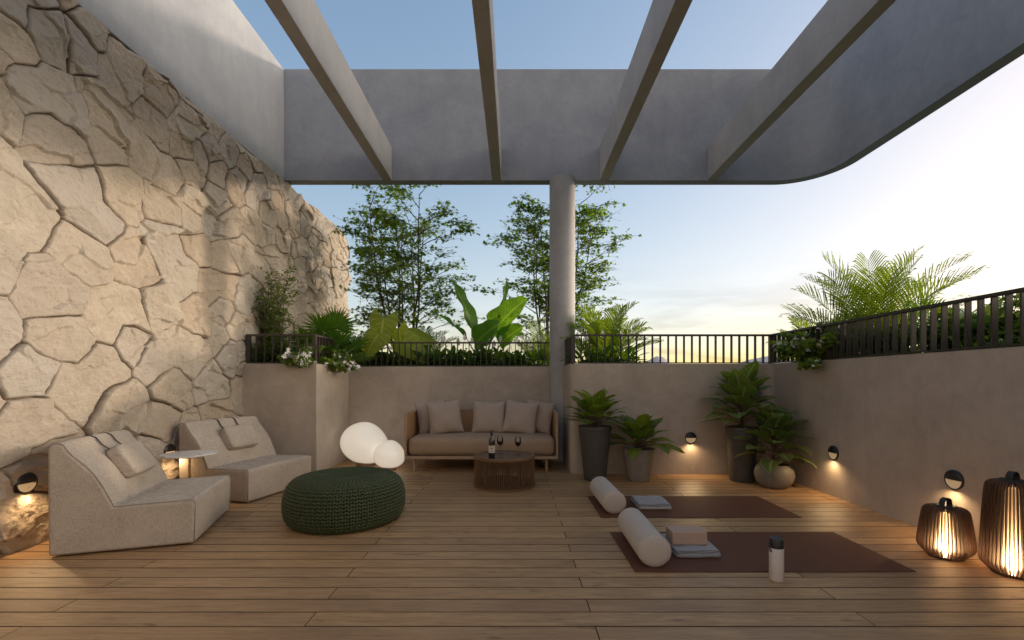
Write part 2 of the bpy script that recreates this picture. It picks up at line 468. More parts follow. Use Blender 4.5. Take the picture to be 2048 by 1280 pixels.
# ------------------------------------------------------------------ pergola: fascia with rounded corner, rafters, column
pg = empty('pergola', (.74, 7.16, 0), 0, 'grey rendered pergola of four open rafters on one round column', 'pergola')
def pl(o):
    o.location = Vector(o.location)-Vector((.74, 7.16, 0)); return o
XF, YF, TH, RC = 4.70, 7.08, .165, .62
inner = [(XL+.006, YF)]; outer = [(XL+.006, YF+TH)]
for k in range(17):
    a = PI/2*(1-k/16)
    inner.append((XF-RC+RC*math.cos(a), YF-RC+RC*math.sin(a))); outer.append((XF-RC+(RC+TH)*math.cos(a), YF-RC+(RC+TH)*math.sin(a)))
inner.append((XF, -1.2)); outer.append((XF+TH, -1.2))
b = MB(); n = len(inner); vs = []
for z in (4.35, 6.08):
    vs += [(x, y, z) for x, y in inner]+[(x, y, z) for x, y in outer]
fs = []
for i in range(n-1):
    fs += [(i, n+i, n+i+1, i+1), (2*n+i, 2*n+i+1, 3*n+i+1, 3*n+i), (i, i+1, 2*n+i+1, 2*n+i), (n+i, 3*n+i, 3*n+i+1, n+i+1)]
fs += [(0, 2*n, 3*n, n), (n-1, 2*n-1, 4*n-1, 3*n-1)]
b.add(vs, fs)
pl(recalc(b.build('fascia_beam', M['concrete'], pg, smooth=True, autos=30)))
for xc in (-1.99, -.285, 1.39, 3.065):
    b = MB(); b.box(xc-.072, xc+.072, -1.2, YF-.001, 4.353, 4.87); pl(b.build('rafter', M['render_mid'], pg, bevel=.006))
b = MB(); b.lathe([(0, -.02), (.2, -.02), (.2, 4.38), (0, 4.38)], 64, (.74, 7.12, 0)); pl(b.build('column', M['render_mid'], pg, smooth=True, autos=40))

# ------------------------------------------------------------------ low planter walls
XP, XC = -2.617, .73
b = MB(); prism(b, [(XL-.01, YB), (XP, YB), (XP, YA-.001), (XP-.17, YA-.001), (XP-.17, YB+.17), (XL-.01, YB+.17)], -.02, HW)
tag(b.build('planter_wall', M['taupe'], bevel=.012), 'jutting grey planter wall in the corner between stone wall and alcove', 'planter wall')
b = MB(); b.box(XP-.17, XC+.17, YA, YA+.17, -.02, HW)
tag(b.build('planter_wall', M['taupe'], bevel=.012), 'grey planter wall behind the sofa and egg lamps', 'planter wall')
rr = .10; pts = [(XC, YA-.001)]
for k in range(9):
    a = PI+PI/2*k/8
    pts.append((XC+rr+rr*math.cos(a), YB+rr+rr*math.sin(a)))
pts += [(XR-.10, YB)]
for k in range(1, 8):
    a = PI/2-PI/2*k/8
    pts.append((XR-.10+.10*math.cos(a), YB-.10+.10*math.sin(a)))
pts += [(XR, YB-.10), (XR, -1.2), (XR+.18, -1.2), (XR+.18, YB+.18), (XC+.17, YB+.18), (XC+.17, YA-.001)]
b = MB(); prism(b, pts, -.02, HW)
tag(b.build('planter_wall', M['taupe'], bevel=.012, ang=50), 'long grey planter wall behind the potted plants turning beside the yoga mats', 'planter wall')

# soil behind the walls
for nm, x0, x1, y0_, y1_, lb in (('planting_soil', XL+.03, XP-.175, YB+.175, 9.6, 'soil in the corner planter'), ('planting_soil', XP-.17, 3.2, YA+.175, 9.6, 'soil in the planter behind the sofa'),
        ('planting_soil', XC+.175, 3.5, YB+.185, YA+.17, 'soil behind the right hand back railing'), ('planting_soil', XR+.185, 5.4, -1.2, YB+.18, 'soil behind the side railing')):
    b = MB(); b.box(x0, x1, y0_, y1_, .5, 1.37)
    tag(b.build(nm, M['soil']), lb, 'soil', kind='structure')

# ground, far water and hills outside
b = MB(); b.add([(-9000, -9000, -7), (9000, -9000, -7), (9000, 9000, -7), (-9000, 9000, -7)], [(0, 1, 2, 3)])
tag(b.build('ground', mat_plain('far_ground', (.10, .11, .07), .9, scale=.02, var=.3)), 'far flat ground below the terrace', 'ground', kind='structure')
b = MB(); b.box(XL-.9, 5.6, -2.6, 9.8, -7, -.29)
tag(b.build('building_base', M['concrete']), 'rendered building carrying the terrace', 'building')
def hills(px0, px1, h, seed, dist):
    r = np.random.default_rng(seed); n = 60; mb = MB(); vs = []; fs = []
    for j, (dd, hh) in enumerate(((dist*.9, 0), (dist, 1), (dist*1.12, .5), (dist*1.3, 0))):
        for i in range(n):
            t = i/(n-1); x = (px0+(px1-px0)*t-1030)/910*dist
            e = math.sin(PI*t)**.8
            z = -8+hh*(h*e*(.75+.25*vnoise(np.array([t*5.]), np.array([j*.2]), seed, 1.)[0])+h*.02*vnoise(np.array([t*22.]), np.array([j*.7]), seed+5, 1.)[0]*e+8)
            vs.append((x, dd, z))
    for j in range(3):
        for i in range(n-1):
            k = j*n+i; fs.append((k, k+1, k+n+1, k+n))
    mb.add(vs, fs); return mb
hm = mat_plain('hazed_hill_slope', (.60, .52, .52), 1., spec=0, var=.08, scale=.004)  # pale mauve of distant haze put into the slope colour
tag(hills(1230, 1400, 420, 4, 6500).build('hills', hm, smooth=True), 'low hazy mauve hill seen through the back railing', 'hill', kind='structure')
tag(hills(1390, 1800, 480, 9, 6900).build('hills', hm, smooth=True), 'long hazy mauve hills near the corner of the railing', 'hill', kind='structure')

# ------------------------------------------------------------------ railings
ZR0, ZR1 = HW+.003, 1.846
def railing(name, corners, spacings, label, posts):
    root = empty(name, (corners[0][0], corners[0][1], HW), 0, label, 'railing')
    o = Vector((corners[0][0], corners[0][1], HW))
    def loc(ob): ob.location = -o; return ob
    top, bot, bars = MB(), MB(), MB()
    for (p, q), sp in zip(zip(corners[:-1], corners[1:]), spacings):
        p, q = Vector((*p, 0)), Vector((*q, 0)); dvec = (q-p); L = dvec.length; dvec.normalize(); nv = Vector((-dvec.y, dvec.x, 0))
        mid = (p+q)/2
        top.obox(mid+Vector((0, 0, ZR1-.012)), dvec, nv, (0, 0, 1), L/2-.026, .025, .012)
        bot.obox(mid+Vector((0, 0, ZR0+.008)), dvec, nv, (0, 0, 1), L/2-.027, .024, .006)
        n = max(1, round(L/sp))
        for i in range(1, n):
            c = p+dvec*(L*i/n)
            bars.obox(c+Vector((0, 0, (ZR0+.015+ZR1-.025)/2)), dvec, nv, (0, 0, 1), .006, .0225, (ZR1-.025-ZR0-.015)/2)
    loc(top.build('top_rail', M['metal_dark'], root)); loc(bot.build('bottom_rail', M['metal_dark'], root)); loc(bars.build('balusters', M['metal_dark'], root))
    for x, y in posts:
        pb = MB(); pb.box(x-.025, x+.025, y-.025, y+.025, ZR0, ZR1); loc(pb.build('post', M['metal_dark'], root, bevel=.002))
railing('railing', [(XL+.06, YB+.045), (XP-.045, YB+.045), (XP-.045, YA+.045), (XC-.17, YA+.045)], [.105, .10, .092],
        'dark metal railing stepping round the corner planter and behind the sofa', [(XL+.06, YB+.045), (XP-.045, YB+.045), (XP-.045, YA+.045)])
railing('railing', [(XC+.045, YA-.14), (XC+.045, YB+.045), (XR+.02, YB+.045), (XR+.02, -1.0)], [.1, .105, .0945],
        'dark metal railing on the long wall beside the column and yoga mats', [(XC+.045, YB+.045), (XR+.02, YB+.045)])
# ------------------------------------------------------------------ generic soft shapes
def pillow_mesh(mb, w, h, t, n=22, pinch=.07, wr=.012, seed=0, mat=Matrix()):
    """upright square cushion in the local XZ plane, thickness along Y"""
    us = np.linspace(-1, 1, n)
    us = np.sign(us)*np.abs(us)**.85
    for side in (1, -1):
        vs = []
        for a in us:
            for c in us:
                e = (max(0, 1-abs(a)**2.6)*max(0, 1-abs(c)**2.6))**.55
                x = w/2*a*(1-pinch*(1-c*c)*abs(a)**3); z = h/2*c*(1-pinch*(1-a*a)*abs(c)**3)
                k = abs(a)*abs(c)
                wv = wr*.8*k*k*math.sin(9*a*side+7*c+seed)*math.sin(5*c-4*a+seed*2.1)+wr*.14*math.sin(6*a+seed)*math.sin(5*c+seed*1.7)
                y = side*t/2*e+wv*(e**.5)
                vs.append(tuple(mat @ Vector((x, y, z))))
        fs = []
        for i in range(n-1):
            for j in range(n-1):
                k = i*n+j
                f = (k, k+1, k+n+1, k+n)
                fs.append(f if side == 1 else f[::-1])
        mb.add(vs, fs)
def finish_soft(o):
    bm = bmesh.new(); bm.from_mesh(o.data); bmesh.ops.remove_doubles(bm, verts=bm.verts, dist=1e-4)
    bmesh.ops.recalc_face_normals(bm, faces=bm.faces); bm.to_mesh(o.data); bm.free()
    o.data.polygons.foreach_set('use_smooth', np.ones(len(o.data.polygons), bool))
    return o

# ------------------------------------------------------------------ lounge chairs (local: x = depth from the back, y = width)
def chair_profile():
    p = [(0, .012), (.86, .012), (.868, .30), (.86, .338), (.60, .332), (.37, .326)]
    a, b_ = Vector((.37, .326)), Vector((.085, .775))
    for k in range(1, 13):
        t = k/12
        q = a.lerp(b_, t)
        nrm = Vector((-(b_-a).y, (b_-a).x)).normalized()
        q = q + nrm*(-.030*math.sin(PI*t) + .028*max(0, (t-.45)/.55)**1.5*math.sin(PI*min(1, (t-.45)/.55)))
        p.append((q.x, q.y))
    p += [(.06, .79), (.02, .785), (-.005, .76)]
    return p
def make_chair():
    root = empty('lounge_chair', (0, 0, 0))
    prof = chair_profile(); w = .95
    def loop(y): return [(x, y, z) for x, z in prof]
    n = len(prof)
    bm_ = MB()
    NS = 12
    vs = []
    for j in range(NS+1):
        y = w*j/NS
        # slight crown of the upholstery between the two sides
        cr = .012*math.sin(PI*j/NS)**.5
        for i, (x, z) in enumerate(prof):
            up = cr if i >= 3 else 0
            if i in (0, 1): up = 0
            vs.append((x+(.008*math.sin(PI*j/NS) if i in (2,) else 0), y, z+up))
    fs = [tuple(range(n)), tuple(NS*n+i for i in range(n))[::-1]]
    for j in range(NS):
        for i in range(n):
            i2 = (i+1) % n
            fs.append((j*n+i, (j+1)*n+i, (j+1)*n+i2, j*n+i2))
    bm_.add(vs, fs)
    body = recalc(bm_.build('body', M['chair_fabric'], root, bevel=.022, seg=4, ang=50))
    for y in (-.001, w+.001):
        pp = MB()
        path = [(x, y+(.008 if y < .1 else -.008), z+.001) for x, z in prof[1:]]
        pp.tube(path, .0032, 6); pp.build('piping', M['piping'], root, smooth=True)
    # head pillow hung by two straps over the back
    ang = math.atan2(.775-.326, .085-.37)
    sl = Vector((math.cos(ang), 0, math.sin(ang))); nr = Vector((-sl.z, 0, sl.x))
    if nr.x < 0: nr = -nr
    c = Vector((.225, .49, .555))+nr*.075
    Mx = Matrix((( 0, nr.x, sl.x, c.x), (1, nr.y, sl.y, c.y), (0, nr.z, sl.z, c.z), (0, 0, 0, 1)))
    pm = MB()
    for (sx, sy, sz) in ((.195, .052, .135),):
        # rounded box pillow
        n_ = 14
        import itertools
        g = np.linspace(-1, 1, n_)
        for ax in range(3):
            for sd in (-1, 1):
                vs = []
                for a in g:
                    for b2 in g:
                        q = [0, 0, 0]; q[ax] = sd; q[(ax+1) % 3] = a; q[(ax+2) % 3] = b2
                        q = np.array(q); L4 = (abs(q)**7).sum()**(1/7.); q = q/L4
                        bul = 1+.22*(1-q[0]**2)*(1-q[2]**2)
                        vs.append(tuple(Mx @ Vector((q[0]*sx, q[1]*sy*bul, q[2]*sz))))
                f = []
                for i in range(n_-1):
                    for j in range(n_-1):
                        k = i*n_+j; f.append((k, k+1, k+n_+1, k+n_))
                pm.add(vs, f)
    hp = finish_soft(pm.build('head_pillow', M['chair_fabric'], root, smooth=True))
    for yo in (.38, .60):
        st = MB(); path = []
        topc = c+sl*.12-nr*.03
        pts = [Vector((topc.x, yo, topc.z)), Vector((.135, yo, .735)), Vector((.098, yo, .790)), Vector((.06, yo, .806)), Vector((.02, yo, .802)), Vector((-.012, yo, .765)), Vector((-.012, yo, .55))]
        vs = []; 
        for p in pts: vs += [(p.x, p.y-.006, p.z), (p.x, p.y+.006, p.z)]
        for p in pts: vs += [(p.x-.003, p.y-.006, p.z-.004), (p.x-.003, p.y+.006, p.z-.004)]
        m = len(pts); fs = []
        for i in range(m-1):
            k = 2*i; o2 = 2*m
            fs += [(k, k+1, k+3, k+2), (o2+k, o2+k+2, o2+k+3, o2+k+1), (k, k+2, o2+k+2, o2+k), (k+1, o2+k+1, o2+k+3, k+3)]
        st.add(vs, fs); recalc(st.build('strap', M['strap'], hp))
    return root
ch = make_chair()
ch.location = (-3.213, 3.127, 0); ch.rotation_euler.z = math.atan2(.268, .814)
tag(ch, 'beige linen armless lounge chair in front, standing clear of the side table', 'lounge chair', 'low lounge chairs by the stone wall')
c2 = copy_tree(ch); c2.location = (-3.50, 4.733, 0); c2.rotation_euler.z = math.atan2(-.24, .971)
tag(c2, 'beige linen armless lounge chair farther back between side table and planter wall', 'lounge chair', 'low lounge chairs by the stone wall')

# side table
st = empty('side_table', (-3.15, 4.405, 0), 0, 'small round white side table on a brass leg between the lounge chairs', 'side table')
b = MB()
prof = [(0, .505), (.215, .505), (.232, .512), (.236, .519), (.232, .525), (0, .525)]
b.lathe(prof, 72); o = b.build('tabletop', M['marble'], st, smooth=True, autos=50)
b = MB(); b.lathe([(.011, .02), (.011, .505)], 20); b.build('leg', M['brass'], st, smooth=True)
b = MB(); b.lathe([(0, 0), (.14, 0), (.14, .012), (.13, .018), (.018, .020), (0, .02)], 48); b.build('base', M['brass'], st, smooth=True, autos=40)

# ------------------------------------------------------------------ knitted pouf
def pouf():
    root = empty('pouf', (-1.505, 4.055, 0), 0, 'round dark green chunky knitted pouf in the middle of the deck', 'pouf')
    RX, RY, H = .50, .50, .40
    key = np.array([(0, .352), (.05, .354), (.12, .362), (.22, .374), (.32, .376), (.405, .362), (.458, .325), (.486, .27), (.497, .21), (.499, .14), (.490, .075), (.465, .028), (.43, .008), (.39, .004)])
    tt = np.linspace(0, len(key)-1, 80); P = np.stack([np.interp(tt, range(len(key)), key[:, 0]), 1.03*np.interp(tt, range(len(key)), key[:, 1])], 1)
    for _ in range(12): P[1:-1] = (P[:-2]+2*P[1:-1]+P[2:])/4
    core = MB(); core.lathe([(r*.985, max(.004, z-.006)) for r, z in P]+[(0, .004)], 64); core.build('core', M['pouf'], root, smooth=True)
    seg = np.r_[0, np.cumsum(np.linalg.norm(np.diff(P, axis=0), axis=1))]; L = seg[-1]
    s_ = .045; step = .0280; rows = []
    while s_ < L-.02: rows.append(s_); s_ += step
    lon, lat = 8, 4
    tv = [(0, 0, 1)]
    for j in range(1, lat):
        for i in range(lon):
            th = PI*j/lat; ph = 2*PI*i/lon; tv.append((math.sin(th)*math.cos(ph), math.sin(th)*math.sin(ph), math.cos(th)))
    tv.append((0, 0, -1)); tv = np.array(tv); tf = []
    for i in range(lon): tf.append((0, 1+i, 1+(i+1) % lon))
    for j in range(lat-2):
        for i in range(lon):
            a0 = 1+j*lon+i; a1 = 1+j*lon+(i+1) % lon; tf.append((a0, a0+lon, a1+lon, a1))
    e = len(tv)-1
    for i in range(lon): tf.append((e, 1+(lat-2)*lon+(i+1) % lon, 1+(lat-2)*lon+i))
    mb = MB(); NC = 72; all_ = []; rnd = []
    for sarc in rows:
        r = np.interp(sarc, seg, P[:, 0]); z = np.interp(sarc, seg, P[:, 1])
        r2 = np.interp(min(L, sarc+.006), seg, P[:, 0]); z2 = np.interp(min(L, sarc+.006), seg, P[:, 1])
        tang = np.array([r2-r, z2-z]); tang /= np.linalg.norm(tang)+1e-9
        nrm = np.array([-tang[1], tang[0]]); 
        if nrm @ np.array([r, z-.17]) < 0: nrm = -nrm
        nc = NC if r > .22 else (NC//2 if r > .10 else NC//4)
        cw = 2*PI*r/nc
        for c in range(nc):
            # columns swirl a little near the centre
            a0 = 2*PI*c/nc+ .9*math.exp(-r/.11)
            for sd in (-1, 1):
                a = a0+sd*cw*.25/r
                er = np.array([math.cos(a), math.sin(a), 0]); et = np.array([-math.sin(a), math.cos(a), 0]); ez = np.array([0, 0, 1.])
                T = er*tang[0]+ez*tang[1]; N = er*nrm[0]+ez*nrm[1]
                ax = T*math.cos(.55)+et*sd*math.sin(.55); bx = np.cross(N, ax)
                c0 = er*r+ez*z+N*.003
                Bm = np.stack([bx*min(.0130, cw*.32), N*.0150, ax*.0200])
                all_.append(c0+tv @ Bm); rnd.append(random.random())
    V = np.array(all_)
    mb.addn(V, tf); mb.build('knit_cover', M['pouf'], root, smooth=True)
pouf()

# ------------------------------------------------------------------ egg lamps
GLOW = (1., .86, .66)
M['egg'] = mat_emit('opal_glass', (1., .88, .71), EGG_E, (.48, .45, .41), .22, .9)
def egg(loc, w, h, rz, lean, label):
    root = empty('egg_lamp', loc, rz, label, 'lamp', 'glowing egg lamps beside the sofa')
    b = MB(); n, m = 40, 24; vs = []; fs = []
    zb = .035*w/.68+.012
    vs.append((lean*.0, 0, zb))
    for j in range(1, m):
        th = PI*j/m; cz = -math.cos(th); rr_ = math.sin(th)
        # pebble: wide below the middle, rounder towards the top
        rr_ *= (1-.13*cz)
        for i in range(n):
            a = 2*PI*i/n; x = rr_*math.cos(a)*w/2; y = rr_*math.sin(a)*w/2*.86
            z = zb+(max(cz, -.93)+.93)/1.93*h
            x += lean*(cz)*w*.5 - .05*w*rr_*math.cos(2*a)*.5
            z += -.10*x*math.sin(PI*j/m)
            vs.append((x, y, z))
    vs.append((lean*w*.5, 0, zb+h))
    for i in range(n): fs.append((0, 1+(i+1) % n, 1+i))
    for j in range(m-2):
        for i in range(n):
            a0 = 1+j*n+i; a1 = 1+j*n+(i+1) % n; fs.append((a0, a1, a1+n, a0+n))
    e = len(vs)-1
    for i in range(n): fs.append((e, 1+(m-2)*n+i, 1+(m-2)*n+(i+1) % n))
    b.add(vs, fs); b.build('shade', M['egg'], root, smooth=True)
    b = MB(); b.lathe([(0, 0), (w*.195, 0), (w*.195, zb+.012), (0, zb+.012)], 40); b.build('base', mat_plain('lamp_base_metal', (.30, .22, .16), .4, .6), root, smooth=True, autos=40)
egg((-2.17, 6.62, 0), .69, .585, 0, -.05, 'larger glowing white egg shaped lamp in the alcove corner')
egg((-1.735, 6.30, 0), .44, .375, .2, .03, 'smaller glowing white egg shaped lamp against the end of the sofa')

# ------------------------------------------------------------------ sofa
so = empty('sofa', (-.455, 6.55, 0), 0, 'oak framed outdoor sofa with long beige seat cushion against the back wall', 'sofa')
sw, sd0, sd1 = 1.035, -.43, .44            # half width, front, back (local y)
b = MB(); b.box(-sw, sw, sd0, sd1, .172, .212); b.build('base_frame', M['sofa_wood'], so, bevel=.005)
for x in (-sw+.12, sw-.15):
    for y in (sd0+.07, sd1-.08):
        b = MB(); b.lathe([(0, 0), (.016, 0), (.024, .171), (0, .171)], 20, (x, y, 0)); b.build('leg', M['sofa_wood'], so, smooth=True, autos=50)
def cane_panel(mb, p, u, v, nrm, lu, lv, nu, nv):
    """woven strips: vertical ribs with horizontal weave, real relief"""
    p, u, v, nrm = Vector(p), Vector(u), Vector(v), Vector(nrm)
    for i in range(nu):
        c = p+u*(lu*(i+.5)/nu)+v*(lv/2)
        mb.obox(c, u, v, nrm, lu/nu*.42, lv/2, .004)
    for j in range(nv):
        c = p+v*(lv*(j+.5)/nv)+u*(lu/2)
        mb.obox(c, u, v, nrm, lu/2, .004, .0025)
for sx in (-1, 1):
    x0, x1 = (-sw, -sw+.028) if sx < 0 else (sw-.028, sw)
    b = MB()
    b.box(x0, x1, sd0, sd0+.035, .2125, .80); b.box(x0, x1, sd1-.035, sd1, .2125, .80)
    b.box(x0, x1, sd0+.0355, sd1-.0355, .772, .7995); b.box(x0, x1, sd0+.0355, sd1-.0355, .213, .235)
    af = b.build('arm_frame', M['sofa_wood'], so, bevel=.003)
    b = MB(); cane_panel(b, ((x0+x1)/2, sd0+.036, .236), (0, 1, 0), (0, 0, 1), (1, 0, 0), sd1-sd0-.072, .535, 44, 30)
    b.build('woven_panel', M['cane'], af)
b = MB(); b.box(-sw+.0285, sw-.0285, sd1-.03, sd1-.002, .772, .799); b.box(-sw+.0285, sw-.0285, sd1-.03, sd1-.002, .2125, .235)
bf = b.build('back_frame', M['sofa_wood'], so, bevel=.003)
b = MB(); cane_panel(b, (-sw+.029, sd1-.016, .236), (1, 0, 0), (0, 0, 1), (0, 1, 0), 2*sw-.058, .535, 110, 30); b.build('woven_panel', M['cane'], bf)
# seat cushion: plump block
def plump(mb, hx, hy, hz, c, n=(40, 18, 10), ex=9, crown=.02, dip=0):
    for ax in range(3):
        for sd in (-1, 1):
            na, nb = n[(ax+1) % 3], n[(ax+2) % 3]
            vs = []
            for a in np.linspace(-1, 1, na):
                for b2 in np.linspace(-1, 1, nb):
                    q = np.zeros(3); q[ax] = sd; q[(ax+1) % 3] = a; q[(ax+2) % 3] = b2
                    h = np.array([hx, hy, hz]); rad = min(hz*.75, .07)
                    inner_ = np.clip(q*h, -(h-rad), h-rad); dlt = q*h-inner_
                    L = np.linalg.norm(dlt)
                    p = inner_+(dlt/L*rad if L > 1e-9 else 0)
                    p[2] += crown*(1-q[0]**2)*(1-q[1]**2)*q[2]
                    p[1] += -.012*(1-q[0]**4)*(1-q[2]**2)*(1 if q[1] < -.5 else 0)
                    vs.append(tuple(p+np.array(c)))
            f = []
            for i in range(na-1):
                for j in range(nb-1):
                    k = i*nb+j; f.append((k, k+1, k+nb+1, k+nb))
            mb.add(vs, f)
b = MB(); plump(b, sw-.038, .405, .122, (0, -.01, .336)); finish_soft(b.build('seat_cushion', M['sofa_fabric'], so, smooth=True))
CUS = [(-1.235, 6.79, .47, 14, -.15, 'beige back cushion tucked in the left end of the sofa'), (-1.02, 6.62, .51, 8, -.13, 'beige back cushion in front of the one at the left end'),
       (-.385, 6.70, .51, -2, .015, 'beige back cushion standing alone in the middle of the sofa'), (.08, 6.62, .51, -8, .12, 'beige back cushion right of the sofa middle, over its neighbour'),
       (.345, 6.78, .47, -16, .15, 'beige back cushion in the right end of the sofa beside the column')]
for i, (x, y, w, rz, roll, lab) in enumerate(CUS):
    o = MB(); pillow_mesh(o, w, .50, .20, 32, .095, .040, i*1.7+1)
    c = finish_soft(o.build('cushion', M['cushion_fabric'])); c.location = (x, y, .462+.232); c.rotation_euler = (R(-13), roll, R(rz))
    tag(c, lab, 'cushion', 'cushions along the back of the sofa')

# ------------------------------------------------------------------ coffee table, bottle, glasses
ct = empty('coffee_table', (-.124, 5.36, 0), 0, 'low drum coffee table with vertical brown cords and dark top', 'coffee table')
TR, TZ = .36, .358
b = MB(); b.lathe([(.322, TZ-.03), (TR, TZ-.032), (TR+.004, TZ-.012), (TR, TZ), (.330, TZ), (.322, TZ-.006), (.322, TZ-.03)], 96); b.build('top_ring', M['table_wood'], ct, smooth=True, autos=40)
b = MB(); b.lathe([(0, TZ-.026), (.3215, TZ-.026), (.3215, TZ-.006), (0, TZ-.006)], 96); b.build('tabletop', M['table_glass'], ct, smooth=True, autos=40)
b = MB(); b.lathe([(.325, .0), (TR, .0), (TR+.002, .012), (TR, .024), (.325, .024), (.325, 0)], 96); b.build('base_ring', M['table_wood'], ct, smooth=True, autos=40)
b = MB()
for k in range(96):
    a = 2*PI*k/96; b.tube([(.348*math.cos(a), .348*math.sin(a), .0245), (.348*math.cos(a), .348*math.sin(a), TZ-.0325)], .0056, 6, False)
b.build('cords', M['table_wood'], ct, smooth=True)
b = MB(); b.lathe([(0, .024), (.3245, .024), (.3245, .05), (0, .05)], 64); b.build('base_plate', M['lantern_wood'], ct, smooth=True, autos=40)
for k in range(4):
    a = PI/4+k*PI/2; b = MB(); b.box(.30*math.cos(a)-.012, .30*math.cos(a)+.012, .30*math.sin(a)-.012, .30*math.sin(a)+.012, .051, TZ-.031); b.build('strut', M['table_wood'], ct)

def glassmat(name, c, rough=.0, ior=1.45):
    t = NT(name); t.pbr(c, rough, Transmission_Weight=1., IOR=ior); return t.m
t = NT('clear_glass'); tb = t.n('ShaderNodeBsdfTransparent'); tb.inputs[0].default_value = (.93, .94, .94, 1); gb = t.n('ShaderNodeBsdfGlossy'); gb.inputs['Roughness'].default_value = .03
fr = t.n('ShaderNodeFresnel'); fr.inputs[0].default_value = 1.5; mx = t.n('ShaderNodeMixShader'); t.l(fr.outputs[0], mx.inputs[0]); t.l(tb.outputs[0], mx.inputs[1]); t.l(gb.outputs[0], mx.inputs[2]); t.l(mx.outputs[0], t.out.inputs[0]); M['glass'] = t.m

tw = NT('red_wine'); tw.pbr((.05, .003, .006), .05, spec=.6); M['wine'] = tw.m
M['bottle'] = mat_plain('dark_bottle_glass', (.012, .012, .010), .06, spec=.7, coat=.5)
TT = TZ-.006+.001
wb = empty('wine_bottle', (-.27, 5.27, TT), 0, 'dark wine bottle with cream label on the coffee table', 'bottle')
b = MB(); b.lathe([(0, 0), (.034, 0), (.0375, .006), (.0375, .175), (.034, .198), (.018, .225), (.0145, .24), (.0145, .285), (0, .285)], 40); b.build('body', M['bottle'], wb, smooth=True, autos=60)
b = MB(); b.lathe([(.0148, .238), (.0153, .24), (.0153, .297), (.0130, .3005), (0, .3005)], 32); b.build('foil', M['strap'], wb, smooth=True, autos=60)
b = MB(); b.lathe([(.0380, .045), (.0380, .128)], 40); lb = b.build('paper_label', mat_plain('cream_paper', (.62, .56, .46), .7), wb, smooth=True)
b = MB()
for zz, aw in ((.100, .26), (.090, .36), (.066, .20)):
    vs = []; 
    for k in range(7):
        a = -PI/2+.1+aw*(k/6*2-1)
        vs += [(.0384*math.cos(a), .0384*math.sin(a), zz), (.0384*math.cos(a), .0384*math.sin(a), zz+.006)]
    b.add(vs, [(2*k, 2*k+2, 2*k+3, 2*k+1) for k in range(6)])
b.build('print', M['strap'], lb)
def glass(loc):
    g = empty('wine_glass', loc)
    b = MB()
    outer_ = [(0, .0), (.034, 0), (.034, .002), (.006, .006), (.0038, .015), (.0038, .085), (.010, .094), (.028, .110), (.0385, .135), (.037, .165), (.030, .205)]
    inn = [(.0288, .205), (.0358, .165), (.0372, .136), (.027, .112), (.010, .098), (0, .096)]
    b.lathe(outer_+inn, 40); b.build('bowl', M['glass'], g, smooth=True, autos=70)
    b = MB(); b.lathe([(0, .0975), (.0095, .0985), (.0262, .1125), (.0364, .1362), (.0362, .145), (0, .145)], 40); b.build('wine', M['wine'], g, smooth=True, autos=50)
    return g
g1 = glass((-.18, 5.50, TT)); tag(g1, 'wine glass of red wine right behind the bottle', 'wine glass', 'wine glasses on the coffee table')
g2 = copy_tree(g1); g2.location = (.035, 5.43, TT); tag(g2, 'wine glass of red wine standing apart from the bottle', 'wine glass', 'wine glasses on the coffee table')

# ------------------------------------------------------------------ yoga corner
MY = [(2.906, 3.664, 'brown yoga mat in front, carrying the cork block on a blanket'), (4.07, 4.82, 'brown yoga mat farther back, near the potted plants')]
for y0_, y1_, lab in MY:
    b = MB(); b.box(-.9, .9, -(y1_-y0_)/2, (y1_-y0_)/2, .0012, .0075)
    o = b.build('yoga_mat', M['mat'], bevel=.002); o.location = (1.666, (y0_+y1_)/2, 0)
    tag(o, lab, 'yoga mat', 'yoga mats on the deck')
def bolster(loc, rz, lab):
    root = empty('bolster', loc, rz, lab, 'bolster', 'yoga bolsters')
    r_, L = .107, .335
    prof = []
    b = MB(); vs = []; fs = []; n = 40
    ring = [(-L, 0, 0), (-L, .55, .0), (-L+.001, .86, 0), (-L+.012, .965, 0)]+[(-L+.03+(2*L-.06)*k/10, 1+.012*math.sin(PI*k/10), 0) for k in range(11)]+[(L-.012, .965, 0), (L-.001, .86, 0), (L, .55, 0), (L, 0, 0)]
    for (y, k, _) in ring:
        for i in range(n):
            a = 2*PI*i/n; q = max(.0005, k)*r_
            zz = q*math.sin(a); zz = max(zz, -r_*.955)
            vs.append((q*math.cos(a)*1.01, y+(.010*(1-k*k) if y > 0 else -.010*(1-k*k)), zz+r_*.955))
    for j in range(len(ring)-1):
        for i in range(n):
            i2 = (i+1) % n; fs.append((j*n+i, j*n+i2, (j+1)*n+i2, (j+1)*n+i))
    b.add(vs, fs); recalc(b.build('body', M['bolster_fabric'], root, smooth=True))
    for y in (-L+.014, L-.014):
        b = MB(); b.tube([(math.cos(a)*r_*.99, y, math.sin(a)*r_*.975+r_*.955) for a in np.linspace(-.2*PI, 1.2*PI, 36)], .003, 6); b.build('piping', M['bolster_fabric'], root, smooth=True)
    b = MB(); a = R(55); b.tube([(r_*1.008*math.cos(a), -L+.02+(2*L-.04)*k/8, r_*1.008*(1+.006*math.sin(PI*k/8))*math.sin(a)+r_*.955) for k in range(9)], .0022, 6); b.build('seam', M['seam'], root, smooth=True)
bolster((.918, 3.295, .008), R(-1), 'off white round yoga bolster lying across the front mat')
bolster((.905, 4.49, .008), R(1), 'off white round yoga bolster lying across the rear mat')
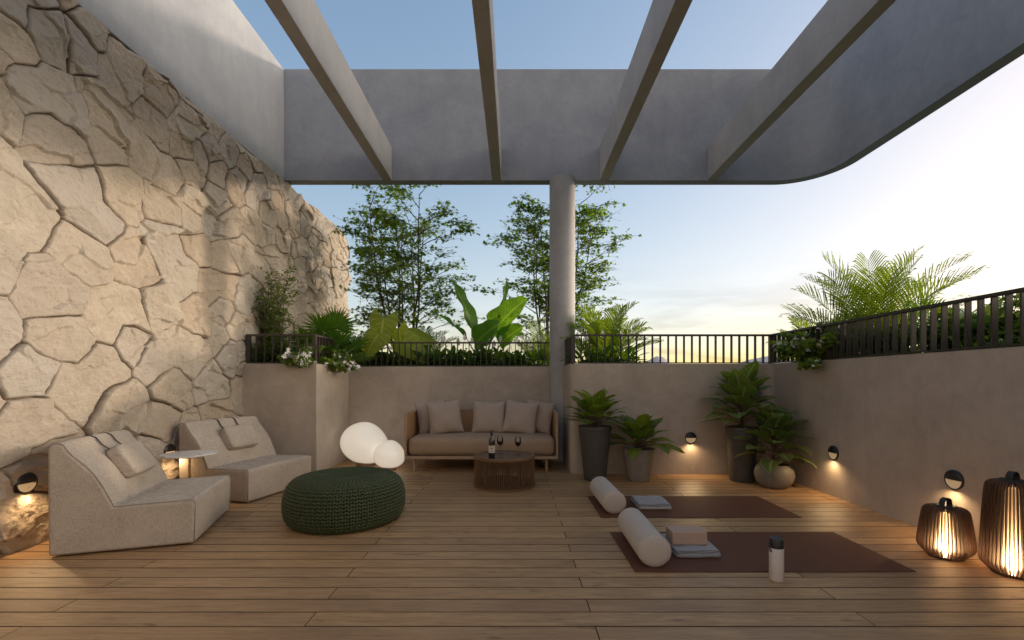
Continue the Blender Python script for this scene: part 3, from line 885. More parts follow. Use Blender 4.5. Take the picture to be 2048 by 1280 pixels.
def fold_slab(mb, w, dpt, z0, z1, x=0, y=0, rot=0, seed=0, folds=2):
    """soft folded cloth: rounded layers that join along the front edge"""
    hh = (z1-z0)/folds
    for k in range(folds):
        r = hh*.48; zc = z0+hh*(k+.5)
        n = 10; sect = []
        for i in range(n+1):
            a = -PI/2-PI*i/n; sect.append((-dpt/2+r+r*math.cos(a)*1.0, zc+r*math.sin(a)))
        sect = [(-dpt/2+r+r*math.cos(-PI/2-PI*i/n), zc+r*math.sin(-PI/2-PI*i/n)) for i in range(n+1)]
        sect += [(-dpt/4, zc+r), (0, zc+r), (dpt/4, zc+r), (dpt/2-r*.5, zc+r*.95), (dpt/2, zc+r*.3), (dpt/2, zc-r*.3), (dpt/2-r*.5, zc-r), (0, zc-r)]
        m = len(sect); nx = 12; vs = []
        for j in range(nx+1):
            xx = -w/2+w*j/nx
            for (yy, zz) in sect:
                e = .0035*math.sin(j*.9+seed+k)*math.sin(yy*14+seed)+.004*math.sin(yy*9+seed*2+k*2)*(1 if abs(j-nx/2) > nx/2-1 else 0)
                p = Vector((xx+.006*math.sin(yy*11+k*2+seed)*(abs(j-nx/2)/(nx/2))**4, yy+.004*math.sin(j*.7+seed+k*3), max(z0+.0005, zz+e)))
                c_, s__ = math.cos(rot), math.sin(rot)
                vs.append((x+p.x*c_-p.y*s__, y+p.x*s__+p.y*c_, p.z))
        fs = [tuple(range(m)), tuple(nx*m+i for i in range(m))[::-1]]
        for j in range(nx):
            for i in range(m):
                i2 = (i+1) % m; fs.append((j*m+i, (j+1)*m+i, (j+1)*m+i2, j*m+i2))
        mb.add(vs, fs)
def blanket(loc, rz, lab, m1, m2, w, dpt):
    root = empty('blanket', loc, rz, lab, 'blanket', 'folded blankets')
    b = MB(); fold_slab(b, w, dpt, 0, .034, folds=1, seed=2); recalc(b.build('lower_fold', m1, root, smooth=True))
    b = MB(); fold_slab(b, w*.985, dpt*.985, .0345, .056, x=-.003, y=.004, rot=R(1.5), folds=2, seed=5); recalc(b.build('upper_fold', m2, root, smooth=True))
blanket((1.255, 3.285, .008), R(1), 'folded grey blanket under the cork yoga block', M['grey_textile'], M['grey_textile'], .30, .34)
blanket((1.325, 4.45, .008), R(-1), 'folded grey and cream blanket with nothing on it, on the rear mat', M['white_textile'], M['grey_textile'], .30, .33)
b = MB(); b.box(-.123, .123, -.075, .075, 0, .09); o = b.build('yoga_block', M['cork'], bevel=.006, seg=3); o.location = (1.235, 3.285, .0665); o.rotation_euler.z = R(-.5)
tag(o, 'pinkish cork yoga block on the folded grey blanket', 'yoga block')
bt = empty('water_bottle', (1.606, 2.795, .0015), R(20), 'frosted white water bottle with black cap on the deck boards', 'water bottle')
b = MB(); b.lathe([(0, 0), (.037, 0), (.041, .005), (.041, .196), (.040, .200), (0, .2)], 48); b.build('body', mat_plain('frosted_white', (.66, .60, .57), .35, var=.03), bt, smooth=True, autos=40)
b = MB(); b.lathe([(0, .2005), (.0395, .2005), (.0395, .204), (.0415, .206), (.0415, .252), (.038, .258), (0, .26)], 48); cp = b.build('cap', M['black_plastic'], bt, smooth=True, autos=40)
b = MB(); b.tube([(-.040, 0, .240), (-.052, 0, .236), (-.056, 0, .21), (-.050, 0, .185), (-.0415, 0, .178)], .004, 8); b.build('strap', M['black_plastic'], cp, smooth=True)

# ------------------------------------------------------------------ lanterns
def lantern(loc, H, lab, power):
    root = empty('lantern', loc, 0, lab, 'lantern', 'slatted lanterns')
    rm = .157
    key = [(.098, .0), (.105, .012), (.150, .058), (rm, .085), (rm-.004, .13), (.142, H*.62), (.130, H-.05), (.124, H-.022), (.108, H-.006), (.085, H), (.05, H+.002)]
    P = np.array(key); t = np.linspace(0, len(P)-1, 60); PP = np.stack([np.interp(t, range(len(P)), P[:, 0]), np.interp(t, range(len(P)), P[:, 1])], 1)
    for _ in range(4): PP[1:-1] = (PP[:-2]+2*PP[1:-1]+PP[2:])/4
    N = 48; b = MB(); th = .0027
    for k in range(N):
        a = 2*PI*k/N; er = np.array([math.cos(a), math.sin(a)]); et = np.array([-math.sin(a), math.cos(a)])
        vs = []
        for i, (r, z) in enumerate(PP):
            dp = .030
            tg = PP[min(i+1, 59)]-PP[max(i-1, 0)]; tg = tg/np.linalg.norm(tg); nn = np.array([tg[1], -tg[0]])
            ri, zi = r-nn[0]*dp, z-nn[1]*dp
            zi = min(max(zi, .001), H+.001)
            for (rr2, zz2) in ((r, z), (max(.02, ri), zi)):
                for sd in (-1, 1): vs.append((er[0]*rr2+et[0]*th*sd, er[1]*rr2+et[1]*th*sd, zz2))
        fs = []
        for i in range(59):
            k4 = i*4
            for (p, q) in ((0, 1), (1, 3), (3, 2), (2, 0)): fs.append((k4+p, k4+q, k4+4+q, k4+4+p))
        fs += [(0, 2, 3, 1), (236, 237, 239, 238)]
        b.add(vs, fs)
    b.build('slats', M['lantern_wood'], root)
    b = MB(); b.lathe([(0, .0005), (.094, .0005), (.094, .014), (0, .014)], 48); b.build('base', M['lantern_wood'], root, smooth=True, autos=40)
    b = MB(); b.lathe([(0, H-.012), (.060, H-.012), (.064, H+.004), (.060, H+.010), (0, H+.010)], 40); b.build('cap', M['black_leather'], root, smooth=True, autos=40)
    # strap handle: flat arch
    b = MB(); vs = []; n = 17
    for i in range(n):
        a = PI*i/(n-1); x, z = .046*math.cos(a), H+.010+.050*math.sin(a)**.8
        x2, z2 = .041*math.cos(a), H+.0095+.045*math.sin(a)**.8
        for (xx, zz) in ((x, z), (x2, z2)):
            for y in (-.016, .016): vs.append((xx, y, zz))
    fs = []
    for i in range(n-1):
        k4 = i*4
        for (p, q) in ((0, 1), (1, 3), (3, 2), (2, 0)): fs.append((k4+p, k4+q, k4+4+q, k4+4+p))
    b.add(vs, fs); h = recalc(b.build('handle', M['black_leather'], root)); h.rotation_euler.z = R(20)
    b = MB(); b.lathe([(.080, .016), (.082, H-.035), (0, H-.035)], 48); b.build('diffuser', M['lantern_glow'], root, smooth=True, autos=40)
    ld = bpy.data.lights.new('lantern_bulb', 'POINT'); ld.energy = power; ld.color = (1., .66, .36); ld.shadow_soft_size = .03
    lo = bpy.data.objects.new('lantern_bulb', ld); COL.objects.link(lo); lo.parent = root; lo.location = (0, 0, .075)
t = NT('lantern_diffuser'); tr = t.n('ShaderNodeBsdfTranslucent'); tr.inputs[0].default_value = (.92, .80, .62, 1)
df = t.n('ShaderNodeBsdfDiffuse'); df.inputs[0].default_value = (.8, .72, .6, 1); mx = t.n('ShaderNodeMixShader'); mx.inputs[0].default_value = .7
t.l(df.outputs[0], mx.inputs[1]); t.l(tr.outputs[0], mx.inputs[2]); t.l(mx.outputs[0], t.out.inputs[0]); M['lantern_glow'] = t.m
lantern((3.0, 3.17, .0015), .35, 'short dark slatted lantern glowing by the wall', LAN_W)
lantern((3.15, 2.88, .0015), .59, 'tall dark slatted lantern at the edge in front of the short one', LAN_W*1.35)

# ------------------------------------------------------------------ wall lights (local: wall in XZ, looking along -Y)
M['wl_face'] = mat_emit('lit_wall_light', (1., .70, .36), WL_E, (.75, .62, .45), .5)
def wall_light():
    root = empty('wall_light', (0, 0, 0))
    r_ = .075
    b = MB()
    # backing disc with a raised rim
    n = 48; prof = [(r_, 0), (r_, .014), (r_-.006, .018), (r_-.008, .012), (0, .012)]
    vs = []; fs = []
    for (r, d_) in prof[:-1]:
        for k in range(n):
            a = 2*PI*k/n; vs.append((r*math.cos(a), -d_, r*math.sin(a)))
    for j in range(3):
        for k in range(n):
            k2 = (k+1) % n; fs.append((j*n+k, j*n+k2, (j+1)*n+k2, (j+1)*n+k))
    b.add(vs, fs); b.build('rim', M['black_plastic'], root, smooth=True, autos=40)
    # eyelid hood over the upper half
    b = MB(); vs = []; fs = []; m = 9; n2 = 25
    for j in range(m):
        f = j/(m-1)
        for k in range(n2):
            a = PI*k/(n2-1); rr2 = (r_-.007)*math.cos(f*PI/2)
            d_ = .012+.014*math.sin(f*PI/2)
            vs.append((rr2*math.cos(a), -d_, rr2*math.sin(a)))
    for j in range(m-1):
        for k in range(n2-1):
            k0 = j*n2+k; fs.append((k0, k0+1, k0+n2+1, k0+n2))
    b.add(vs, fs); o = b.build('hood', M['black_plastic'], root, smooth=True)
    so_ = o.modifiers.new('solid', 'SOLIDIFY'); so_.thickness = .003; so_.offset = -1
    b = MB(); vs = [(0, -.0122, 0)]
    for k in range(25):
        a = PI+PI*k/24; vs.append(((r_-.009)*math.cos(a), -.0122, (r_-.009)*math.sin(a)))
    b.add(vs, [(0, k, k+1) for k in range(1, 25)]); b.build('diffuser', M['wl_face'], root)
    ld = bpy.data.lights.new('lamp_light', 'SPOT'); ld.energy = WL_W; ld.color = (1., .66, .33); ld.spot_size = R(165); ld.spot_blend = .9; ld.shadow_soft_size = .012
    lo = bpy.data.objects.new('lamp_light', ld); COL.objects.link(lo); lo.parent = root; lo.location = (0, -.052, -.046)
    lo.rotation_euler = (R(-WL_T), 0, 0)
    return root
w0 = wall_light()
WLS = [((2.314, YB-.001, .478), 0, 'round black wall light on the back wall between the potted plants'), ((XR-.001, 4.82, .465), -90, 'round black wall light on the side wall near the corner'),
       ((XR-.001, 3.495, .465), -90, 'round black wall light on the side wall above the short lantern'), ((XL+.028, 3.32, .48), 90, 'round black wall light on the stone wall behind the front lounge chair'),
       ((XL+.028, 4.70, .50), 90, 'round black wall light on the stone wall behind the side table')]
for i, (p, rz, lab) in enumerate(WLS):
    o = w0 if i == 0 else copy_tree(w0)
    o.location = p; o.rotation_euler.z = R(rz); tag(o, lab, 'wall light', 'round eyelid wall lights')
# ------------------------------------------------------------------ foliage materials
ML = {
 'maple': mat_leaf('maple_leaf', (.075, .15, .024), (.16, .27, .038), trans=.5),
 'shrub': mat_leaf('small_shrub_leaf', (.075, .125, .026), (.16, .21, .045), trans=.35),
 'flowerleaf': mat_leaf('flowering_shrub_leaf', (.09, .165, .028), (.18, .26, .045), trans=.42),
 'hedge': mat_leaf('hedge_leaf', (.05, .105, .02), (.12, .19, .034), trans=.36),
 'fan': mat_leaf('fan_palm_leaf', (.055, .145, .020), (.11, .22, .032), trans=.36),
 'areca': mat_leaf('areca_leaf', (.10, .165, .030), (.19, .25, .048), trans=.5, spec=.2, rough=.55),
 'dark_areca': mat_leaf('dark_areca_leaf', (.055, .120, .022), (.11, .19, .034), trans=.4),  # darker green of some palms and spiky rosettes
 'spiky': mat_leaf('spiky_leaf', (.12, .22, .03), (.21, .30, .05), trans=.42),
 'ear': mat_leaf('elephant_ear_leaf', (.27, .36, .055), (.35, .42, .07), (.46, .50, .16), 7, .55, .55, .45),
 'banana': mat_leaf('giant_leaf', (.070, .19, .022), (.13, .27, .034), (.20, .33, .07), 14, .4, .48, .38),
 'lily': mat_leaf('lily_leaf', (.06, .145, .028), (.12, .22, .040), (.13, .22, .06), 8, .25, .36, .35),
 'philo': mat_leaf('philodendron_leaf', (.075, .145, .022), (.20, .26, .032), (.23, .29, .07), 8, .4, .28, .32),
 'calathea': mat_leaf('calathea_leaf', (.085, .155, .042), (.18, .25, .060), (.36, .40, .20), 7, .35, .26, .33, edge=.55),
}
def prof_lance(v): return max(0., math.sin(PI*min(1, v)**.85))**.75
def prof_ovate(v): return max(0., math.sin(PI*min(1., v)**.62))**.8
def prof_strap(v): return min(1, v*6+.35)*(max(0, 1-v)**.55)
def prof_heart(v): return (max(0, 1-v)**.62)*min(1., .62+v*2.2)*1.12
def prof_banana(v): return min(1, (v*5.5)**.7)*(max(0., 1-v)**.42)

def leaf(mb, base, d, n, L, Wd, prof=prof_lance, bend=0., cup=.12, wave=0., ns=9, nx=2, lobe=0., twist=0., seed=None):
    d = Vector(d).normalized(); n = Vector(n); n = (n-d*n.dot(d)).normalized(); s_ = d.cross(n)
    c = Vector(base); rid = random.random(); ph = random.random()*6
    us = np.linspace(-1, 1, 2*nx+1); vs = []; at = []
    st = L/ns; db = bend/ns
    for i in range(ns+1):
        v = i/ns; w = prof(v)*Wd/2
        for u in us:
            p = c+s_*(w*u)+n*(cup*abs(u)**1.3*w*2*.8)
            if wave: p += n*(wave*abs(u)*math.sin(v*17+ph+(2 if u > 0 else 0))*min(1, w*20))
            if lobe and v < .3: p -= d*(lobe*L*abs(u)**1.5*(1-v/.3))
            vs.append(tuple(p)); at.append((u, v, rid))
        if i < ns:
            c = c+d*st
            q = Matrix.Rotation(-db if True else 0, 3, s_)
            d2 = (d*math.cos(db)-n*math.sin(db)).normalized(); n = (n*math.cos(db)+d*math.sin(db)).normalized(); d = d2
            if twist:
                tq = Matrix.Rotation(twist/ns, 3, d); n = tq @ n; s_ = tq @ s_
    m = len(us); fs = []
    for i in range(ns):
        for j in range(m-1):
            k = i*m+j; fs.append((k, k+1, k+m+1, k+m))
    mb.add(vs, fs, at)

def scatter(mb, pos, size, tpl, faces, up=.6, droop=.0, uv=None):
    """many small leaves: pos (N,3), random facing biased upward"""
    N = len(pos)
    if N == 0: return
    th = rng.uniform(0, 2*PI, N); f = np.stack([np.cos(th), np.sin(th), rng.normal(-droop, .35, N)], 1); f /= np.linalg.norm(f, axis=1)[:, None]
    nn = rng.normal(0, 1, (N, 3))*(1-up); nn[:, 2] += up; nn -= f*(nn*f).sum(1)[:, None]; nn /= np.linalg.norm(nn, axis=1)[:, None]+1e-9
    s_ = np.cross(f, nn); sz = size*rng.uniform(.65, 1.25, N)
    T = np.asarray(tpl)
    V = pos[:, None, :]+sz[:, None, None]*(T[None, :, 0:1]*s_[:, None]+T[None, :, 1:2]*f[:, None]+T[None, :, 2:3]*nn[:, None])
    A = np.zeros_like(V); A[..., 0] = T[None, :, 0]*2; A[..., 1] = T[None, :, 1]; A[..., 2] = rng.random(N)[:, None]
    mb.addn(V, faces, A)
T_MAPLE = [(0, 0, 0), (.12, .20, .03), (.50, .22, -.02), (.22, .44, .03), (.42, .72, -.03), (.14, .66, .03), (0, 1.05, -.08), (-.14, .66, .03), (-.42, .72, -.03), (-.22, .44, .03), (-.50, .22, -.02), (-.12, .20, .03)]
F_MAPLE = [(0, 1, 2, 3), (0, 3, 4, 5), (0, 5, 6, 7), (0, 7, 8, 9), (0, 9, 10, 11)]
T_OVAL = [(0, 0, 0), (.22, .3, .05), (.20, .65, .04), (0, 1, -.06), (-.20, .65, .04), (-.22, .3, .05), (0, .5, 0)]
F_OVAL = [(0, 1, 6), (1, 2, 6), (2, 3, 6), (3, 4, 6), (4, 5, 6), (5, 0, 6)]
T_WIDE = [(0, 0, 0), (.34, .25, .07), (.36, .6, .05), (0, 1, -.1), (-.36, .6, .05), (-.34, .25, .07), (0, .5, 0)]

def plant(name, loc, label, cat, group=None): return empty(name, tuple(loc), 0, label, cat, group)
def put(mb, name, mat, root, smooth=True):
    if mb.n == 0: return None
    return mb.build(name, mat, root, smooth=smooth)

# ------------------------------------------------------------------ the two multi-stem maples
def curve_pts(p, d, L, n, up=0., wob=.06, flat=0.):
    pts = [Vector(p)]; d = Vector(d).normalized()
    for i in range(n):
        d = (d+Vector((random.uniform(-wob, wob), random.uniform(-wob, wob), random.uniform(-wob, wob)+up))).normalized()
        if flat: d.z *= (1-flat); d.normalize()
        pts.append(pts[-1]+d*(L/n))
    return pts
def maple(base, H, spread, seed, label, lean=(0, 0), nst=6, density=1.):
    random.seed(seed)
    root = plant('maple_tree', base, label, 'tree', 'maples behind the railing')
    tr, lf = MB(), []
    def spray(pts, k0, rad, dens):
        """side twigs that carry the leaves in flat layers"""
        m = len(pts)-1
        for j in range(k0, m+1):
            for rep2 in range(2):
                a3 = random.uniform(0, 2*PI); tl = random.uniform(.10, .26)
                tp = curve_pts(pts[j], (math.cos(a3), math.sin(a3), random.uniform(-.12, .35)), tl, 3, -.03, .15)
                tr.tube(tp, [.0032, .0026, .002, .0012], 3, False)
                nl = int(random.uniform(1.0, 4.0)*dens)
                for q in range(nl):
                    f = random.uniform(.25, 1.05); ii = min(2, int(f*3)); p = tp[ii].lerp(tp[ii+1], min(1.1, f*3-ii))
                    lf.append(p+Vector((random.gauss(0, .030), random.gauss(0, .030), random.gauss(0, .013))))
    def limb(p, d, L, r0, lev, n=9):
        bp = curve_pts(p, d, L, n, .012 if lev == 0 else -.028, .075 if lev == 0 else .12)
        for q in bp:
            if base[1]+q.y < 7.50: q.y = 7.50-base[1]+.3*(7.50-base[1]-q.y)   # grows clear of the beam
        tr.tube(bp, [r0*(1-.72*j/n) for j in range(n+1)], 6 if lev == 0 else 4, False)
        if lev == 2: spray(bp, 3, .2, density); return
        if lev == 1: spray(bp, 5, .2, density)
        for j in range(2 if lev else 3, n+1):
            for rep in range(1 if (lev == 0 or random.random() < .55) else 0):
                dd = (bp[min(j+1, n)]-bp[j-1]).normalized(); a2 = random.uniform(0, 2*PI)
                out = Vector((math.cos(a2), .55*math.sin(a2), random.uniform(-.05, .35)))
                rel = bp[j]-Vector((0, 0, bp[j].z)); out = (out+rel*.45).normalized()
                limb(bp[j], dd*.55+out*.85, L*(.36-.17*j/n)*random.uniform(.7, 1.15) if lev == 0 else L*random.uniform(.35, .6), r0*.42, lev+1, 7)
    for k in range(nst):
        az = 2*PI*k/nst+random.uniform(-.3, .3); out = random.uniform(.75, 1.1) if k else .12
        d = Vector((math.cos(az)*.27*out*spread/1.4+lean[0], math.sin(az)*.15*out+lean[1], 1))
        limb((.08*math.cos(az), .07*math.sin(az), 0), d, H*random.uniform(.86, 1.)*(1-.14*out), .023, 0, 14)
    pos = np.array([tuple(p) for p in lf]); pos[:, 1] = np.maximum(pos[:, 1], 7.46-base[1])
    cr = MB(); scatter(cr, pos, .072, T_MAPLE, F_MAPLE, up=.62, droop=.25)
    put(cr, 'crown', ML['maple'], root, False); put(tr, 'trunk', M['bark'], root)
    return root
maple((-2.05, 8.35, 1.36), 3.45, 1.40, 11, 'multi stem maple tree between the stone wall and the column', (0.02, 0), 7)
maple((.62, 8.45, 1.36), 3.45, 1.45, 5, 'multi stem maple tree rising behind the round column', (.12, 0), 7)

# ------------------------------------------------------------------ palms
def frond(mb, st, base, d, L, droop, ll=.26, npair=26, start=.16, vee=.35, lw=.024, rach=.006):
    d = Vector(d).normalized(); side = d.cross(Vector((0, 0, 1)))
    if side.length < .05: side = Vector((1, 0, 0))
    side.normalize(); pts = [Vector(base)]; dirs = [d]; n = 22
    for i in range(n):
        g = droop*(i/n)**1.2/n*2
        d = (Matrix.Rotation(-g, 3, side) @ d).normalized() if True else d
        pts.append(pts[-1]+d*L/n); dirs.append(d)
    st.tube(pts, [rach*(1-.8*i/n) for i in range(n+1)], 5, False)
    rid = random.random()
    for k in range(npair):
        t = start+(1-start)*(k+.5)/npair; f = t*n; i = min(n-1, int(f)); p = pts[i].lerp(pts[i+1], f-i); dd = dirs[i]
        nn = side.cross(dd).normalized()
        if nn.z < 0 and abs(dd.z) < .95: nn = -nn
        l = ll*(math.sin(PI*(.12+.80*(k+.5)/npair))**.7)*random.uniform(.9, 1.08)
        ang = R(62-34*t)
        for sd in (-1, 1):
            ld = (dd*math.cos(ang)+side*sd*math.sin(ang)+nn*vee*random.uniform(.6, 1.2)).normalized()
            q1 = p+ld*l*.45; q2 = p+ld*l*.8-Vector((0, 0, l*.06)); q3 = p+ld*l-Vector((0, 0, l*random.uniform(.12, .25)))
            wv = dd*(lw/2); at = (0, 0, min(1, max(0, rid*.6+random.random()*.4)))
            mb.add([tuple(p-wv*.4), tuple(p+wv*.4), tuple(q1+wv), tuple(q1-wv), tuple(q2+wv*.7), tuple(q2-wv*.7), tuple(q3)],
                   [(0, 1, 2, 3), (3, 2, 4, 5), (5, 4, 6)], [at]*7)
def areca(base, H, n, label, mat='areca', seed=0, tilt=(.15, .9), lean=(0, 0), ll=.26, droop=1.0, face=None, npair=26, lw=.024):
    random.seed(seed); root = plant('areca_palm', base, label, 'palm', 'feathery palms in the planters')
    mb, st = MB(), MB()
    for k in range(n):
        az = 2.39996*k+seed; tl = tilt[0]+(tilt[1]-tilt[0])*(k+.5)/n
        L = H*random.uniform(.8, 1.05)*(1.0-.12*tl)
        b_ = Vector((.03*math.cos(az), .03*math.sin(az), 0))
        frond(mb, st, b_, (math.sin(tl)*math.cos(az)+lean[0], math.sin(tl)*math.sin(az)*.8+lean[1], math.cos(tl)), L, droop*random.uniform(.6, 1.2), ll, npair, .2, .3, lw)
    put(mb, 'fronds', ML[mat], root, False); put(st, 'stalks', M['green_stem'], root); return root
S_ = 1.37
areca(W(1212, 690, 6.95).xy.to_3d()+Vector((0, 0, S_)), 1.08, 20, 'bright green feathery palm right beside the round column', seed=3, ll=.30, lw=.034, tilt=(.08, .95))
areca(W(1085, 690, 7.75).xy.to_3d()+Vector((0, 0, S_)), .98, 9, 'bright feathery palm peeking out left of the column', seed=8, ll=.26, lean=(.05, 0))
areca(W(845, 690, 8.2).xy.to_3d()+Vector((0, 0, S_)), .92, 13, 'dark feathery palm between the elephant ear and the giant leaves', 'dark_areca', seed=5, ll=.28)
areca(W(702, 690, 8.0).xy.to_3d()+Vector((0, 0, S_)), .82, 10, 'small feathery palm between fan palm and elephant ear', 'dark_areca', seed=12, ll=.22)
areca((4.02, 5.10, S_), 1.42, 19, 'largest feathery palm behind the side railing', seed=4, ll=.38, tilt=(.06, .80), lw=.020, npair=32)
areca((3.82, 5.72, S_), .78, 10, 'small feathery palm near the railing corner', seed=9, ll=.26)
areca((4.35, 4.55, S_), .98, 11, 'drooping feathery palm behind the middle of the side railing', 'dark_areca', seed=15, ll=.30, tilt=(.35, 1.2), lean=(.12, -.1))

def fan_palm(base, H, n, label, seed):
    random.seed(seed); root = plant('fan_palm', base, label, 'palm'); mb, st = MB(), MB()
    for k in range(n):
        az = 2.39996*k; tl = .15+1.15*(k+.5)/n
        d = Vector((math.sin(tl)*math.cos(az), math.sin(tl)*math.sin(az), math.cos(tl))); L = H*random.uniform(.55, .72)*(1-.25*tl)
        pts = [Vector((0, 0, .05)), d*L*.5+Vector((0, 0, .06)), d*L]
        st.tube(pts, [.007, .006, .005], 6)
        c = d*L; ax = (d*.75+Vector((0, 0, -.10))+Vector((0, -.3, 0))).normalized(); sd = ax.cross(Vector((0, 0, 1))).normalized(); nn = sd.cross(ax).normalized()
        rad = H*random.uniform(.32, .40)
        for q in range(34):
            a = R(-115+230*q/33); ld = (ax*math.cos(a)+sd*math.sin(a)+nn*(.12 if q % 2 else .02)).normalized(); wv = ax*-math.sin(a)+sd*math.cos(a)
            l = rad*(1-.18*abs(a)/2)*random.uniform(.93, 1.05); p1 = c+ld*l*.55; p2 = c+ld*l-Vector((0, 0, l*random.uniform(.04, .16))); w_ = l*.046
            at = (0, 0, random.random())
            mb.add([tuple(c), tuple(p1+wv*w_), tuple(p1-wv*w_), tuple(p2)], [(0, 1, 2), (2, 1, 3)], [at]*4)
    put(mb, 'fan_leaves', ML['fan'], root, False); put(st, 'stalks', M['green_stem'], root)
fan_palm(W(655, 690, 6.85).xy.to_3d()+Vector((0, 0, S_)), .98, 15, 'deep green fan palm in the corner planter against the stone wall', 2)

def spiky(base, H, n, label, mat='spiky', seed=0, w=.022, sp=1.2):
    random.seed(seed); root = plant('spiky_plant', base, label, 'plant', 'spiky rosette plants'); mb = MB()
    for k in range(n):
        az = 2.39996*k; tl = .08+sp*(k+.5)/n
        d = Vector((math.sin(tl)*math.cos(az), math.sin(tl)*math.sin(az), math.cos(tl))); nn = Vector((-d.z*math.cos(az), -d.z*math.sin(az), math.sin(tl)))
        leaf(mb, d*.02, d, nn, H*random.uniform(.8, 1.05), w, prof_strap, bend=random.uniform(.25, .9), cup=.25, ns=6, nx=1)
    put(mb, 'leaves', ML[mat], root)
spiky(W(598, 690, 6.40).xy.to_3d()+Vector((0, 0, S_)), .66, 46, 'light green spiky rosette behind the corner railing', seed=1)
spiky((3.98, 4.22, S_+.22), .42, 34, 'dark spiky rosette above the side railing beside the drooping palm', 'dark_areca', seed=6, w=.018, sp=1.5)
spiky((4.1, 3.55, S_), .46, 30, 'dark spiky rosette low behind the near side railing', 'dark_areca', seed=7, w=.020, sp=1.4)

# ------------------------------------------------------------------ elephant ear and giant leaves
def petiole(st, a, b_, r0=.011, r1=.007, sag=.08):
    a, b_ = Vector(a), Vector(b_); n = 8
    st.tube([a.lerp(b_, i/n)+Vector((0, 0, sag*math.sin(PI*i/n))) for i in range(n+1)], [r0+(r1-r0)*i/n for i in range(n+1)], 7, False)
def ear():
    base = W(800, 700, 7.6); base.z = S_; root = plant('elephant_ear', base, 'pale green elephant ear plant with heart shaped leaves at the railing', 'plant'); mb, st = MB(), MB()
    rows = [  # attach px, py, Y, dir, normal, length, width
        (768, 634, 7.55, (-.12, -.25, -1), (.05, -1, .25), .52, .50), (797, 657, 7.65, (.15, -.1, -1), (-.5, -1, .25), .42, .38), (757, 668, 7.12, (-.45, -.25, -.75), (-.1, -1, .45), .42, .46),
        (806, 680, 7.36, (.75, -.10, -.60), (-.1, -1, .6), .54, .46), (822, 668, 7.6, (1, -.1, -.25), (0, -.8, .8), .46, .38), (735, 700, 7.5, (-.8, -.2, -.55), (0, -1, .6), .3, .26), (775, 668, 7.9, (-.3, .6, -.1), (0, -.3, 1), .4, .34)]
    random.seed(3)
    for px, py, Y, d, n, L, w in rows:
        p = W(px, py, Y)-base
        leaf(mb, p, d, n, L, w, prof_heart, bend=.5, cup=-.06, wave=.010, ns=12, nx=4, lobe=.30)
        petiole(st, (random.uniform(-.05, .05), random.uniform(-.05, .05), 0), p, sag=.03)
    put(mb, 'leaves', ML['ear'], root); put(st, 'stalks', M['green_stem'], root)
ear()
def giant():
    base = W(965, 700, 7.75); base.z = S_; root = plant('giant_leaf_plant', base, 'plant with giant upright banana like leaves left of the column', 'plant'); mb, st = MB(), MB()
    rows = [  # base px,py,Y -> tip px,py,Y, normal, width, bend
        (948, 668, 7.7, 903, 564, 7.55, (.9, -.7, .2), .34, .40), (940, 688, 7.65, 862, 626, 7.3, (.25, -.45, 1), .24, .55), (985, 668, 7.7, 1052, 600, 7.35, (-.30, -1, .30), .58, .60),
        (995, 650, 8.0, 1012, 560, 8.1, (.8, -.6, 0), .20, .2), (950, 690, 7.5, 1000, 648, 7.2, (-.25, -1, .35), .50, .55), (1000, 690, 7.55, 1045, 655, 7.3, (-.1, -1, .5), .44, .6), (975, 692, 7.9, 950, 655, 8.1, (.2, -1, .5), .4, .4)]
    random.seed(8)
    for x0, y0_, Y0, x1, y1_, Y1, n, w, bd in rows:
        a, t_ = W(x0, y0_, Y0)-base, W(x1, y1_, Y1)-base; d = t_-a; L = d.length*1.06; nn = Vector(n)
        nn = (nn-d.normalized()*nn.dot(d.normalized())).normalized(); d2 = (d.normalized()*math.cos(bd/2)+nn*math.sin(bd/2))
        leaf(mb, a, d2, nn, L, w, prof_banana, bend=bd, cup=.22, wave=.022, ns=22, nx=4)
        petiole(st, (random.uniform(-.06, .06), random.uniform(-.06, .06), 0), a+d2*.03, .016, .010, .0)
    put(mb, 'leaves', ML['banana'], root); put(st, 'stalks', M['green_stem'], root)
giant()

